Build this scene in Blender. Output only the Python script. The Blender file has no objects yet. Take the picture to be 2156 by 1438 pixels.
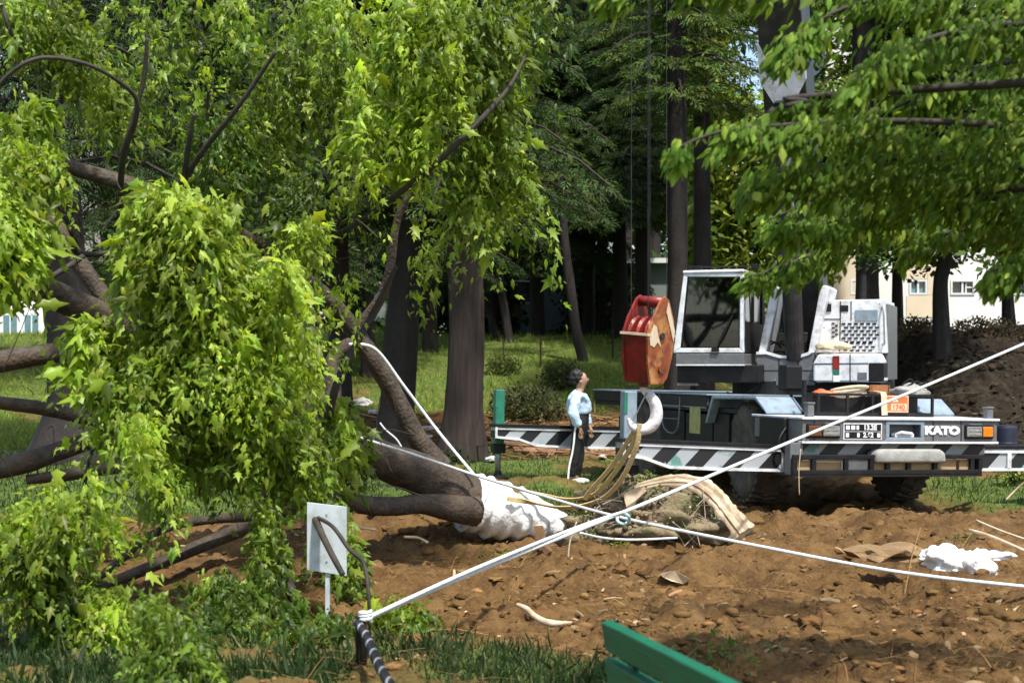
import bpy, bmesh, math, random
import numpy as np
from mathutils import Vector, Matrix, Euler

random.seed(7)
rng = np.random.default_rng(11)
sc = bpy.context.scene
C = sc.collection
R = math.radians

# ------------------------------------------------------------------ camera, sky, sun, exposure
F = 3000.0            # focal length in photo pixels (photo is 2156 wide)
CX, HY, CH = 1078.0, 770.0, 1.85
cam_d = bpy.data.cameras.new('camera')
cam = bpy.data.objects.new('camera', cam_d); C.objects.link(cam)
cam.location = (0, 0, CH); cam.rotation_euler = (R(90), 0, 0)
cam_d.sensor_width = 36.0; cam_d.lens = 36.0 * F / 2156.0
cam_d.shift_y = (HY - 719.0) / 2156.0
cam_d.clip_start = 0.05; cam_d.clip_end = 1500
cam_d.dof.use_dof = True; cam_d.dof.focus_distance = 15.5; cam_d.dof.aperture_fstop = 3.1
sc.camera = cam

SUN = Vector((0.20, -0.42, 0.885)).normalized()      # direction towards the sun
elev = math.asin(SUN.z); azim = math.atan2(SUN.x, SUN.y)
w = bpy.data.worlds.new('World'); sc.world = w; w.use_nodes = True
nt = w.node_tree; nt.nodes.clear()
sky = nt.nodes.new('ShaderNodeTexSky'); sky.sky_type = 'NISHITA'; sky.sun_disc = False
sky.sun_elevation = elev; sky.sun_rotation = azim
sky.air_density = 1.2; sky.dust_density = 2.0
bg = nt.nodes.new('ShaderNodeBackground'); bg.inputs['Strength'].default_value = 0.145
wo = nt.nodes.new('ShaderNodeOutputWorld')
nt.links.new(sky.outputs[0], bg.inputs[0]); nt.links.new(bg.outputs[0], wo.inputs[0])
sl = bpy.data.lights.new('sun', 'SUN'); sl.energy = 4.1; sl.angle = R(2.5); sl.color = (1.0, 0.955, 0.88)
so = bpy.data.objects.new('sun', sl); C.objects.link(so)
so.location = (6, -6, 20); so.rotation_euler = SUN.to_track_quat('Z', 'Y').to_euler()
sc.view_settings.view_transform = 'Standard'; sc.view_settings.look = 'None'
sc.view_settings.exposure = 0.76; sc.view_settings.gamma = 1.0
sc.view_settings.use_curve_mapping = False
sc.render.engine = 'CYCLES'
sc.cycles.max_bounces = 6; sc.cycles.diffuse_bounces = 3; sc.cycles.transmission_bounces = 4
sc.cycles.transparent_max_bounces = 6

# ------------------------------------------------------------------ helpers
def at(px, py, Y):
    return Vector(((px - CX) * Y / F, Y, CH - (py - HY) * Y / F))

def tag(o, label=None, cat=None, group=None, kind=None):
    if label: o['label'] = label
    if cat: o['category'] = cat
    if group: o['group'] = group
    if kind: o['kind'] = kind
    return o

def empty(name, loc, rot=(0, 0, 0), label=None, cat=None, group=None):
    o = bpy.data.objects.new(name, None); C.objects.link(o)
    o.location = loc; o.rotation_euler = rot; o.empty_display_size = 0.2
    return tag(o, label, cat, group)

def link_mesh(name, me, mats, parent=None, smooth=False):
    o = bpy.data.objects.new(name, me); C.objects.link(o)
    if not isinstance(mats, (list, tuple)): mats = [mats]
    for m in mats: me.materials.append(m)
    if smooth: me.polygons.foreach_set('use_smooth', [True] * len(me.polygons))
    if parent: o.parent = parent
    return o

def np_mesh(name, V, Fc, mats, parent=None, col=None, smooth=False, nside=3):
    """V (n,3), Fc (m,nside) numpy -> mesh object"""
    me = bpy.data.meshes.new(name)
    V = np.asarray(V, np.float32); Fc = np.asarray(Fc, np.int32)
    me.vertices.add(len(V)); me.vertices.foreach_set('co', V.ravel())
    m = len(Fc)
    me.loops.add(m * nside); me.loops.foreach_set('vertex_index', Fc.ravel())
    me.polygons.add(m)
    me.polygons.foreach_set('loop_start', np.arange(0, m * nside, nside, dtype=np.int32))
    me.polygons.foreach_set('loop_total', np.full(m, nside, np.int32))
    if smooth: me.polygons.foreach_set('use_smooth', np.ones(m, bool))
    me.update(calc_edges=True)
    if col is not None:
        a = me.color_attributes.new('tint', 'FLOAT_COLOR', 'POINT')
        c4 = np.ones((len(V), 4), np.float32); c4[:, :3] = col
        a.data.foreach_set('color', c4.ravel())
    return link_mesh(name, me, mats, parent)

class MB:
    """collects shapes into one mesh"""
    def __init__(s): s.v = []; s.f = []; s.m = []
    def add(s, vs, fs, mi=0):
        n = len(s.v); s.v += [tuple(v) for v in vs]
        for f in fs: s.f.append([i + n for i in f]); s.m.append(mi)
    def box(s, a, b, mi=0, M=None):
        x0, y0, z0 = a; x1, y1, z1 = b
        vs = [Vector(p) for p in ((x0,y0,z0),(x1,y0,z0),(x1,y1,z0),(x0,y1,z0),(x0,y0,z1),(x1,y0,z1),(x1,y1,z1),(x0,y1,z1))]
        if M is not None: vs = [M @ v for v in vs]
        s.add(vs, [(0,3,2,1),(4,5,6,7),(0,1,5,4),(1,2,6,5),(2,3,7,6),(3,0,4,7)], mi)
    def prism(s, pts, y0, y1, mi=0, M=None):
        """outline in xz, extruded in y"""
        n = len(pts)
        vs = [Vector((x, y0, z)) for x, z in pts] + [Vector((x, y1, z)) for x, z in pts]
        if M is not None: vs = [M @ v for v in vs]
        s.add(vs, [tuple(range(n)), tuple(range(2*n-1, n-1, -1))] + [(i, i+n, (i+1) % n + n, (i+1) % n) for i in range(n)], mi)
    def tube(s, pts, rad, seg=10, mi=0, cap=True):
        pts = [Vector(p) for p in pts]
        if not isinstance(rad, (list, tuple)): rad = [rad] * len(pts)
        n = len(pts); vs = []; up = Vector((0.13, 0.27, 1)).normalized(); prev = None
        for i, p in enumerate(pts):
            t = (pts[min(i+1, n-1)] - pts[max(i-1, 0)])
            t = t.normalized() if t.length > 1e-9 else Vector((0, 0, 1))
            if prev is None:
                a = t.cross(up)
                if a.length < 0.1: a = t.cross(Vector((1, 0, 0)))
                a.normalize()
            else:
                a = (prev - t * prev.dot(t)).normalized()
            prev = a; b = t.cross(a)
            for k in range(seg):
                an = 2 * math.pi * k / seg
                vs.append(p + (a * math.cos(an) + b * math.sin(an)) * rad[i])
        fs = []
        for i in range(n-1):
            for k in range(seg):
                k2 = (k+1) % seg
                fs.append((i*seg+k, i*seg+k2, (i+1)*seg+k2, (i+1)*seg+k))
        if cap:
            fs.append(tuple(range(seg-1, -1, -1))); fs.append(tuple((n-1)*seg + k for k in range(seg)))
        s.add(vs, fs, mi)
    def lathe(s, prof, seg=24, M=None, mi=0):
        """prof (r,z) around z"""
        vs = []
        for r, z in prof:
            for k in range(seg):
                a = 2*math.pi*k/seg; v = Vector((r*math.cos(a), r*math.sin(a), z))
                vs.append(M @ v if M is not None else v)
        fs = []
        for i in range(len(prof)-1):
            for k in range(seg):
                k2 = (k+1) % seg; fs.append((i*seg+k, i*seg+k2, (i+1)*seg+k2, (i+1)*seg+k))
        fs.append(tuple(range(seg-1, -1, -1))); fs.append(tuple((len(prof)-1)*seg + k for k in range(seg)))
        s.add(vs, fs, mi)
    def build(s, name, mats, parent=None, smooth=False, bevel=0, sub=0):
        me = bpy.data.meshes.new(name); me.from_pydata(s.v, [], s.f)
        bm = bmesh.new(); bm.from_mesh(me)
        bmesh.ops.recalc_face_normals(bm, faces=bm.faces)
        bm.to_mesh(me); bm.free()
        o = link_mesh(name, me, mats, parent)
        me.polygons.foreach_set('material_index', s.m)
        if smooth: me.polygons.foreach_set('use_smooth', [True] * len(me.polygons))
        if bevel:
            b = o.modifiers.new('bevel', 'BEVEL'); b.width = bevel; b.segments = 2; b.limit_method = 'ANGLE'; b.angle_limit = R(35)
        if sub:
            q = o.modifiers.new('sub', 'SUBSURF'); q.levels = sub; q.render_levels = sub
        return o

def spline(pts, rad=None, k=6):
    """Catmull-Rom resample"""
    P = [Vector(p) for p in pts]; n = len(P)
    if rad is None: rad = [0] * n
    elif not isinstance(rad, (list, tuple)): rad = [rad] * n
    out = []; ro = []
    for i in range(n-1):
        p0, p1, p2, p3 = P[max(i-1,0)], P[i], P[i+1], P[min(i+2,n-1)]
        for j in range(k):
            t = j / k
            out.append(0.5*((2*p1)+(p2-p0)*t+(2*p0-5*p1+4*p2-p3)*t*t+(3*p1-p0-3*p2+p3)*t**3))
            ro.append(rad[i]*(1-t)+rad[i+1]*t)
    out.append(P[-1]); ro.append(rad[-1])
    return out, ro

# ---- value noise
_perm = np.random.default_rng(5).random((256, 256)).astype(np.float32)
def vnoise(x, y):
    xi = np.floor(x).astype(int); yi = np.floor(y).astype(int)
    fx = x - xi; fy = y - yi; fx = fx*fx*(3-2*fx); fy = fy*fy*(3-2*fy)
    g = lambda a, b: _perm[a & 255, b & 255]
    return (g(xi,yi)*(1-fx)+g(xi+1,yi)*fx)*(1-fy)+(g(xi,yi+1)*(1-fx)+g(xi+1,yi+1)*fx)*fy
def fbm(x, y, o=4):
    s = 0; a = 0.5; t = 0
    for i in range(o):
        s = s + a*vnoise(x*2**i+17.3*i, y*2**i+9.1*i); t += a; a *= 0.5
    return s/t
def sstep(a, b, x):
    t = np.clip((x-a)/(b-a), 0, 1); return t*t*(3-2*t)

# ------------------------------------------------------------------ materials
def mat(name, c1, c2=None, scale=6.0, rough=0.6, bump=0.0, metal=0.0, detail=6, bscale=None, stretch=None,
        spec=None, dirt=None, dscale=3.0, damt=0.5):
    m = bpy.data.materials.new(name); m.use_nodes = True
    n = m.node_tree.nodes; l = m.node_tree.links; b = n['Principled BSDF']
    b.inputs['Roughness'].default_value = rough; b.inputs['Metallic'].default_value = metal
    if spec is not None: b.inputs['Specular IOR Level'].default_value = spec
    tc = n.new('ShaderNodeTexCoord'); vec = tc.outputs['Object']
    if stretch:
        mp = n.new('ShaderNodeMapping'); mp.inputs['Scale'].default_value = stretch; l.new(vec, mp.inputs[0]); vec = mp.outputs[0]
    nz = n.new('ShaderNodeTexNoise'); nz.inputs['Scale'].default_value = scale; nz.inputs['Detail'].default_value = detail
    nz.inputs['Roughness'].default_value = 0.62; l.new(vec, nz.inputs['Vector'])
    if c2 is None: c2 = tuple(v*0.8 for v in c1)
    rp = n.new('ShaderNodeValToRGB'); rp.color_ramp.elements[0].position = 0.32; rp.color_ramp.elements[1].position = 0.68
    rp.color_ramp.elements[0].color = (*c2, 1); rp.color_ramp.elements[1].color = (*c1, 1)
    l.new(nz.outputs['Fac'], rp.inputs[0]); col = rp.outputs[0]
    if dirt:
        n2 = n.new('ShaderNodeTexNoise'); n2.inputs['Scale'].default_value = dscale; n2.inputs['Detail'].default_value = 8
        n2.inputs['Roughness'].default_value = 0.7; l.new(tc.outputs['Object'], n2.inputs['Vector'])
        r2 = n.new('ShaderNodeValToRGB'); r2.color_ramp.elements[0].position = 0.48; r2.color_ramp.elements[1].position = 0.66
        r2.color_ramp.elements[0].color = (0,0,0,1); r2.color_ramp.elements[1].color = (damt,damt,damt,1)
        l.new(n2.outputs['Fac'], r2.inputs[0])
        mx = n.new('ShaderNodeMix'); mx.data_type = 'RGBA'; l.new(r2.outputs[0], mx.inputs['Factor'])
        l.new(col, mx.inputs['A']); mx.inputs['B'].default_value = (*dirt, 1); col = mx.outputs['Result']
    l.new(col, b.inputs['Base Color'])
    if bump:
        nb = nz
        if bscale:
            nb = n.new('ShaderNodeTexNoise'); nb.inputs['Scale'].default_value = bscale; nb.inputs['Detail'].default_value = 6; l.new(vec, nb.inputs['Vector'])
        bp = n.new('ShaderNodeBump'); bp.inputs['Strength'].default_value = bump; bp.inputs['Distance'].default_value = 0.02
        l.new(nb.outputs['Fac'], bp.inputs['Height']); l.new(bp.outputs[0], b.inputs['Normal'])
    return m

def leaf_mat(name, trans=0.45, rough=0.45, gain=(1.25, 1.35, 0.5), spec=0.5):
    m = bpy.data.materials.new(name); m.use_nodes = True
    n = m.node_tree.nodes; l = m.node_tree.links; b = n['Principled BSDF']; out = n['Material Output']
    at_ = n.new('ShaderNodeVertexColor'); at_.layer_name = 'tint'
    b.inputs['Roughness'].default_value = rough; b.inputs['Specular IOR Level'].default_value = spec
    l.new(at_.outputs[0], b.inputs['Base Color'])
    tr = n.new('ShaderNodeBsdfTranslucent')
    vm = n.new('ShaderNodeVectorMath'); vm.operation = 'MULTIPLY'; vm.inputs[1].default_value = gain
    l.new(at_.outputs[0], vm.inputs[0]); l.new(vm.outputs[0], tr.inputs[0])
    mx = n.new('ShaderNodeMixShader'); mx.inputs[0].default_value = trans
    l.new(b.outputs[0], mx.inputs[1]); l.new(tr.outputs[0], mx.inputs[2]); l.new(mx.outputs[0], out.inputs[0])
    return m

M_leaf = leaf_mat('maple_leaf', 0.55, 0.42, (1.6, 1.5, 0.6), .4)
M_leaf_fg = leaf_mat('broad_leaf', 0.5, 0.6, (1.7, 1.6, 0.4), 0.18)
M_needle = leaf_mat('needle_foliage', 0.3, 0.7, (1.2, 1.3, 0.5), 0.2)
M_grass = leaf_mat('grass_blade', 0.35, 0.6, (1.2, 1.3, 0.5), 0.2)
M_bark = mat('bark_smooth', (0.080,0.052,0.030), (0.017,0.012,0.008), 6, 0.75, 1.0, bscale=30, dirt=(0.11,0.10,0.07), dscale=6.5, damt=0.5)
M_bark_dark = mat('bark_dark', (0.024,0.017,0.013), (0.009,0.007,0.006), 9, 0.85, 0.8, bscale=26)
M_bark_red = mat('bark_fibrous', (0.045,0.028,0.021), (0.012,0.008,0.006), 3.2, 0.9, 1.0, stretch=(5,5,0.35))
M_twig = mat('twig_bark', (0.05,0.04,0.028), (0.02,0.016,0.012), 14, 0.8, 0.3)
M_white_cloth = mat('white_cloth', (0.80,0.80,0.79), (0.66,0.66,0.65), 4, 0.85, 0.9, bscale=18, dirt=(0.5,0.40,0.28), dscale=2.6, damt=0.35)
M_rope = mat('white_rope', (0.78,0.80,0.78), (0.6,0.63,0.62), 60, 0.75, 0.6, bscale=120)
M_strap = mat('straw_strap', (0.62,0.49,0.24), (0.42,0.31,0.14), 20, 0.8, 0.4, stretch=(1,1,6))
M_green_paint = mat('green_bench_paint', (0.006,0.135,0.066), (0.004,0.10,0.048), 8, 0.42, 0.35, bscale=9, stretch=(.6,9,9), dirt=(0.02,0.07,0.045), dscale=11, damt=0.7)
M_steel = mat('galvanised_steel', (0.35,0.36,0.37), (0.22,0.23,0.24), 10, 0.45, 0.1, metal=0.6)
# ------------------------------------------------------------------ terrain
def H(x, y):
    x = np.asarray(x, float); y = np.asarray(y, float)
    z = 2.95*sstep(27.5, 51, y)*0.999 + 0.004*np.maximum(y-51, 0)
    z = z*(0.9+0.2*fbm(x*0.12, y*0.12, 3))
    # dark earth bank behind the crane, on the right
    wr = sstep(6.6, 9.4, x-0.09*(y-28)) * sstep(25.0, 34.5, y)
    bank = 2.62 + 0.7*(fbm(x*0.45+3, y*0.30, 4)-0.5) + 0.35*sstep(0.55,0.8,fbm(x*0.35+8, y*0.1+2, 2))
    z = z*(1-wr) + np.maximum(z, bank)*wr
    s, g, l = zones(x, y)
    rough = s*1.0 + l*1.3 + 0.28*g
    near = 1-sstep(30, 60, y)
    z = z + near*rough*(0.46*(fbm(x*0.75, y*1.1, 3)-0.5) + 0.26*(fbm(x*2.6+5, y*2.6, 3)-0.5)*sstep(0.35,0.65,fbm(x*.6+3,y*.6,2)) + 0.12*np.abs(fbm(x*7+5, y*7, 3)-0.5)*2 + 0.05*(fbm(x*19, y*19, 2)-0.5))
    def blob(cx, cy, rx, ry, h): return h*np.exp(-((x-cx)/rx)**2-((y-cy)/ry)**2)
    z = z - blob(-0.75, 13.4, 0.9, 0.8, 0.26) + blob(-1.5, 15.6, 1.0, 0.7, 0.18)
    z = z + blob(2.7, 8.3, 0.9, 0.6, 0.15) + blob(2.35, 13.6, 1.2, 0.5, 0.14) + blob(0.5, 12.2, 0.7, 0.4, 0.10)
    z = z - blob(3.1, 11.9, 1.3, 0.5, 0.10) + blob(-0.1, 10.7, 0.8, 0.35, 0.08)
    z = z - blob(4.2, 19.5, 3.2, 2.6, 0.06)
    rut = 1.75+0.10*np.sin(y*.6); z = z - s*0.09*(np.exp(-((x-rut-.12*y)/.22)**2)+np.exp(-((x-rut-1.9-.12*y)/.22)**2))*sstep(9,10,y)
    return z

def zones(x, y):
    n = 1.6*(fbm(x*0.9+40, y*0.9, 3)-0.5); n2 = 1.2*(fbm(x*2.5+9, y*2.5, 2)-0.5)
    yy = y+n+n2*0.5
    soil = sstep(9.15, 9.75, yy+0.3*np.minimum(x, 1.6)+0.1+2.4*sstep(.75,1.3,x))*(1-sstep(16.4, 17.6, yy-0.95*np.maximum(x-1.2, 0)))
    soil = np.maximum(soil, sstep(-0.5,0.5,x-2.9+n)*sstep(9,10,yy)*(1-sstep(24,26,yy)))
    soil = soil*(1-sstep(5.2, 6.8, x+n)*sstep(17.5, 18.5, y)*(1-sstep(23,24,y)))
    soil = np.maximum(soil, sstep(27.8, 29.2, yy)*(1-sstep(34.0, 35.3, yy))*(1-sstep(5, 7, x))*sstep(-9,-7,x))
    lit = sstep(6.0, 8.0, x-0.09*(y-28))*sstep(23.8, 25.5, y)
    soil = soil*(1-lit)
    soil = np.maximum(soil, 0.8*sstep(0.60,0.72,fbm(x*0.7+70, y*0.7, 3))*(1-lit)*sstep(20,22,y)*(1-sstep(36,42,y)))
    soil = np.maximum(soil, 0.75*sstep(0.50,0.62,fbm(x*1.7+10, y*1.7, 3))*(1-sstep(9.6,10.2,y)))
    g = np.clip(1-soil-lit, 0, 1)
    return soil, g, lit

def Hs(x, y): return float(H(np.array([x]), np.array([y]))[0])

ys = np.concatenate([np.linspace(-14, 4.5, 14)[:-1], np.geomspace(4.5, 64, 560), np.geomspace(64, 420, 16)[1:]])
us = np.linspace(-1, 1, 470)
Yg, Ug = np.meshgrid(ys, us, indexing='ij')
Xg = Ug*(np.maximum(Yg, 4.5)*0.46+1.6+np.maximum(Yg-64, 0)*1.2)
Xg = np.where(Yg < 4.5, Ug*(3.67+(4.5-Yg)*0.8), Xg)
Zg = H(Xg, Yg)
s_, g_, l_ = zones(Xg, Yg)
nr, nc = Xg.shape
idx = np.arange(nr*nc).reshape(nr, nc)
quads = np.stack([idx[:-1,:-1], idx[:-1,1:], idx[1:,1:], idx[1:,:-1]], -1).reshape(-1, 4)
GV = np.stack([Xg, Yg, Zg], -1).reshape(-1, 3)
gm = bpy.data.materials.new('ground'); gm.use_nodes = True
n = gm.node_tree.nodes; l = gm.node_tree.links; b = n['Principled BSDF']; b.inputs['Roughness'].default_value = 0.92
b.inputs['Specular IOR Level'].default_value = 0.15
tc = n.new('ShaderNodeTexCoord')
def gnoise(scale, detail=8, rough=0.65):
    q = n.new('ShaderNodeTexNoise'); q.inputs['Scale'].default_value = scale; q.inputs['Detail'].default_value = detail
    q.inputs['Roughness'].default_value = rough; l.new(tc.outputs['Object'], q.inputs['Vector']); return q.outputs['Fac']
def gramp(src, stops):
    q = n.new('ShaderNodeValToRGB'); e = q.color_ramp.elements
    while len(e) < len(stops): e.new(0.5)
    for el, (p, c) in zip(e, stops): el.position = p; el.color = (*c, 1)
    l.new(src, q.inputs[0]); return q.outputs[0]
def gmix(f, a, bb):
    q = n.new('ShaderNodeMix'); q.data_type = 'RGBA'; l.new(f, q.inputs['Factor']); l.new(a, q.inputs['A']); l.new(bb, q.inputs['B']); return q.outputs['Result']
soilc = gramp(gnoise(2.6), [(0.30,(0.034,0.018,0.008)),(0.44,(0.10,0.054,0.020)),(0.56,(0.20,0.115,0.042)),(0.72,(0.32,0.20,0.09))])
soilf = gramp(gnoise(30, 6, 0.75), [(0.3,(0.03,0.016,0.007)),(0.5,(0.12,0.065,0.023)),(0.7,(0.23,0.14,0.06))])
mxs = n.new('ShaderNodeMix'); mxs.data_type='RGBA'; mxs.inputs['Factor'].default_value=0.5; l.new(soilc, mxs.inputs['A']); l.new(soilf, mxs.inputs['B'])
grc = gramp(gnoise(9), [(0.3,(0.03,0.046,0.011)),(0.5,(0.085,0.125,0.024)),(0.7,(0.16,0.19,0.05))])
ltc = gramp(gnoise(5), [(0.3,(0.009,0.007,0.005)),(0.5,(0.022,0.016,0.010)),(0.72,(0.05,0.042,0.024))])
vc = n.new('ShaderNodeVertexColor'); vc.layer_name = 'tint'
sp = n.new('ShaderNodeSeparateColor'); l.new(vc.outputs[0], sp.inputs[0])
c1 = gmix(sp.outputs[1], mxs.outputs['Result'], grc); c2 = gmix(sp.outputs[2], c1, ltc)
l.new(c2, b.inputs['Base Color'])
bp = n.new('ShaderNodeBump'); bp.inputs['Strength'].default_value = 0.9; bp.inputs['Distance'].default_value = 0.035
l.new(gnoise(24, 8, 0.75), bp.inputs['Height']); l.new(bp.outputs[0], b.inputs['Normal'])
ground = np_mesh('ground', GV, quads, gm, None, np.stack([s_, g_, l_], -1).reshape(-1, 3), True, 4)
tag(ground, kind='structure')

# ------------------------------------------------------------------ scatter primitives (numpy)
def unit(v): return v/np.maximum(np.linalg.norm(v, axis=-1, keepdims=True), 1e-9)
def stamp(tv, tf, P, T, N, S, col):
    """template verts tv (k,3) [x side, y tip, z normal], faces tf, positions P, tip dirs T, normals N, size S"""
    T = unit(T); B = unit(np.cross(T, N)); N = np.cross(B, T)
    k = len(tv); n_ = len(P)
    V = P[:, None, :] + S[:, None, None]*(tv[None, :, 0:1]*B[:, None, :] + tv[None, :, 1:2]*T[:, None, :] + tv[None, :, 2:3]*N[:, None, :])
    Fc = (tf[None] + (np.arange(n_)*k)[:, None, None]).reshape(-1, tf.shape[1])
    return V.reshape(-1, 3), Fc, np.repeat(col, k, axis=0)

_o = [(0,0),(.16,.08),(.40,.16),(.22,.36),(.46,.72),(.18,.62),(0,1.25),(-.18,.62),(-.46,.72),(-.22,.36),(-.40,.16),(-.16,.08)]
MAPLE_V = np.array([(0,.36,.05)]+[(x, y, -.30*abs(x)-.35*max(y-.4,0)**1.5) for x, y in _o])
MAPLE_F = np.array([(0, i+1, (i+1) % 12+1) for i in range(12)])
_o = [(0,0),(.16,.2),(.23,.48),(.13,.8),(0,1.15),(-.13,.8),(-.23,.48),(-.16,.2)]
OVAL_V = np.array([(0,.5,.04)]+[(x, y, -.25*abs(x)-.12*y*y) for x, y in _o])
OVAL_F = np.array([(0, i+1, (i+1) % 8+1) for i in range(8)])
_o = [(0,0),(.10,.25),(.20,.30),(.16,.5),(.26,.72),(.12,.85),(0,1.3),(-.10,.9),(-.24,.75),(-.15,.55),(-.22,.3),(-.10,.2)]
SLIM_V = np.array([(0,.5,.06)]+[(x, y, -.5*abs(x)-.30*max(y-.3,0)**2) for x, y in _o]); SLIM_F = MAPLE_F
# small feathery conifer spray: five slim blades off one stem
_v = []; _f = []
for yy_, a_, L_ in ((0.0,.9,.5),(.2,-.8,.5),(.35,.7,.45),(.5,-.65,.4),(.6,.05,.5)):
    dx, dy = math.sin(a_)*L_, math.cos(a_)*L_; nx, ny = -dy*.13, dx*.13; k0 = len(_v)
    _v += [(0, yy_, 0), (dx*.5+nx, yy_+dy*.5+ny, 0), (dx, yy_+dy, -.10), (dx*.5-nx, yy_+dy*.5-ny, 0)]
    _f += [(k0, k0+1, k0+2), (k0, k0+2, k0+3)]
SPRAY_V = np.array(_v); SPRAY_F = np.array(_f)
# loose clump of four pointed leaves for far crowns
_v = []; _f = []
for a_, cx_, cy_, zt in ((.3,0,.0,.1),(1.9,.3,.3,-.15),(-1.5,-.3,.35,.2),(.1,.05,.55,-.2)):
    c_, s2 = math.cos(a_), math.sin(a_); k0 = len(_v)
    for x, y, z in ((0,0,0),(.2,.3,zt*.5),(0,.62,zt),(-.2,.3,-zt*.3)): _v.append((cx_+x*c_+y*s2, cy_-x*s2+y*c_, z))
    _f += [(k0, k0+1, k0+2), (k0, k0+2, k0+3)]
CLUMP_V = np.array(_v); CLUMP_F = np.array(_f)

def tints(n_, base, var=0.22, hue=0.18, young=None, py=0.0, clump=None):
    b_ = np.array(base)[None]*np.exp(rng.normal(0, var, (n_, 1)))
    b_ = b_*np.exp(rng.normal(0, 1, (n_, 1))*hue*np.array([[1.0, 0.15, 0.3]]))
    if young is not None:
        q = (rng.random((n_, 1)) < py).astype(float)
        if clump is not None: q = np.clip(q+clump[:, None], 0, 1)
        b_ = b_*(1-q)+np.array(young)[None]*np.exp(rng.normal(0, .15, (n_, 1)))*q
    return np.clip(b_, 0.002, 0.8)

def foliage(name, tv, tf, P, T, N, S, col, m, parent):
    V, Fc, cc = stamp(tv, tf, P, T, N, S, col)
    return tag(np_mesh(name, V, Fc, m, parent, cc), kind='stuff')

def hanging(P0, per=14, L=0.35, spread=0.5, droop=1.2):
    """drooping twigs from start points P0: returns leaf pos, tip dir, normal, twig id"""
    k = len(P0)
    d = rng.normal(0, 1, (k, 3)); d[:, 2] = np.abs(d[:, 2])*0.3-0.1; d = unit(d)
    Ls = L*np.exp(rng.normal(0, .3, (k, 1)))
    t = rng.random((k, per, 1))
    P = P0[:, None]+d[:, None]*Ls[:, None]*t*spread+np.array([0, 0, -1.0])*(Ls[:, None]*(t**1.6)*droop)
    P = P+rng.normal(0, .028, P.shape)
    T = d[:, None]*0.5+np.array([0, 0, -.9])+rng.normal(0, .55, P.shape)
    N = np.array([-.25, -.45, .8])+rng.normal(0, .55, P.shape)+d[:, None]*.3
    return P.reshape(-1, 3), unit(T.reshape(-1, 3)), unit(N.reshape(-1, 3)), np.repeat(np.arange(k), per)

# ------------------------------------------------------------------ grass, litter, stones
def scatter(nn, x0, x1, y0, y1, persp=True):
    u = rng.random(nn); y = 1/((1-u)/y0+u/y1) if persp else y0+u*(y1-y0)
    x = x0+(x1-x0)*rng.random(nn)
    return x, y
def scatter_px(nn, px0, px1, y0, y1):
    u = rng.random(nn); y = 1/((1-u)/y0+u/y1)
    return ((px0+(px1-px0)*rng.random(nn))-CX)*y/F, y

GB_V = np.array([(-.06,0,0),(.06,0,0),(.035,.55,.05),(0,1,.22)]); GB_F = np.array([(0,1,2),(0,2,3)])
def grass(name, x, y, h, base, keep=0.35):
    s, g, l2 = zones(x, y); k = (g > keep)&(rng.random(len(x)) < g); x, y = x[k], y[k]
    nn = len(x); P = np.stack([x, y, H(x, y)-0.01], -1)
    T = np.stack([rng.normal(0,.45,nn), rng.normal(0,.45,nn), np.ones(nn)], -1)
    N = np.stack([rng.normal(0,1,nn), rng.normal(-.6,.8,nn), np.full(nn,.3)], -1)
    S = h*np.exp(rng.normal(0,.4,nn))*(0.6+0.9*fbm(x*1.4, y*1.4, 2))
    V, Fc, cc = stamp(GB_V*np.array([[1,1,1]]), GB_F, P, T, N, S, tints(nn, base, .3, .2, (.20,.19,.09), .08))
    return tag(np_mesh(name, V, Fc, M_grass, None, cc), kind='stuff')
x, y = scatter_px(60000, -80, 2230, 7.0, 10.6)
grass('near_grass', x, y, 0.062, (0.035, 0.062, 0.020))
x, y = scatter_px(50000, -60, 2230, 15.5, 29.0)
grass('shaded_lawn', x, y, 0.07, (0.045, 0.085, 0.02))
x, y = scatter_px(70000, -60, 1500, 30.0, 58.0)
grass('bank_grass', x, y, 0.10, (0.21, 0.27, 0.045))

# clods and stones of the turned soil
ico = bmesh.new(); bmesh.ops.create_icosphere(ico, subdivisions=1, radius=1.0)
ICO_V = np.array([v.co[:] for v in ico.verts]); ICO_F = np.array([[v.index for v in f.verts] for f in ico.faces]); ico.free()
ico = bmesh.new(); bmesh.ops.create_icosphere(ico, subdivisions=3, radius=1.0)
ICO3_V = np.array([v.co[:] for v in ico.verts]); ICO3_F = np.array([[v.index for v in f.verts] for f in ico.faces]); ico.free()
def rocks(name, x, y, r0, r1, col, m, flat=0.6, kz=0.3, rot=True):
    nn = len(x); big = r1 > .12 and nn < 600; IV, IF = (ICO3_V, ICO3_F) if big else (ICO_V, ICO_F); k = len(IV)
    S = r0*(r1/r0)**(rng.random(nn)**2.2)
    amp = (rng.normal(0, .24, (nn, k, 1)) if not big else 1.5*(fbm(IV[None, :, 0]*2.2+rng.random((nn,1))*40, IV[None, :, 1]*2.2+IV[None, :, 2]*1.7+rng.random((nn,1))*40, 4)-.5)[..., None])
    sh = IV[None]*(1+amp)*np.stack([np.exp(rng.normal(0,.25,nn)), np.exp(rng.normal(0,.25,nn)), flat*np.exp(rng.normal(0,.2,nn))], -1)[:, None]
    a = rng.random(nn)*6.28; ca, sa = np.cos(a)[:, None], np.sin(a)[:, None]
    X = sh[..., 0]*ca-sh[..., 1]*sa; Y = sh[..., 0]*sa+sh[..., 1]*ca
    V = np.stack([X, Y, sh[..., 2]], -1)*S[:, None, None]
    V[..., 0] += x[:, None]; V[..., 1] += y[:, None]; V[..., 2] += (H(x, y)+S*kz*flat)[:, None]
    Fc = (IF[None]+(np.arange(nn)*k)[:, None, None]).reshape(-1, 3)
    return tag(np_mesh(name, V.reshape(-1, 3), Fc, m, None, np.repeat(col, k, 0), False), kind='stuff')
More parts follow.
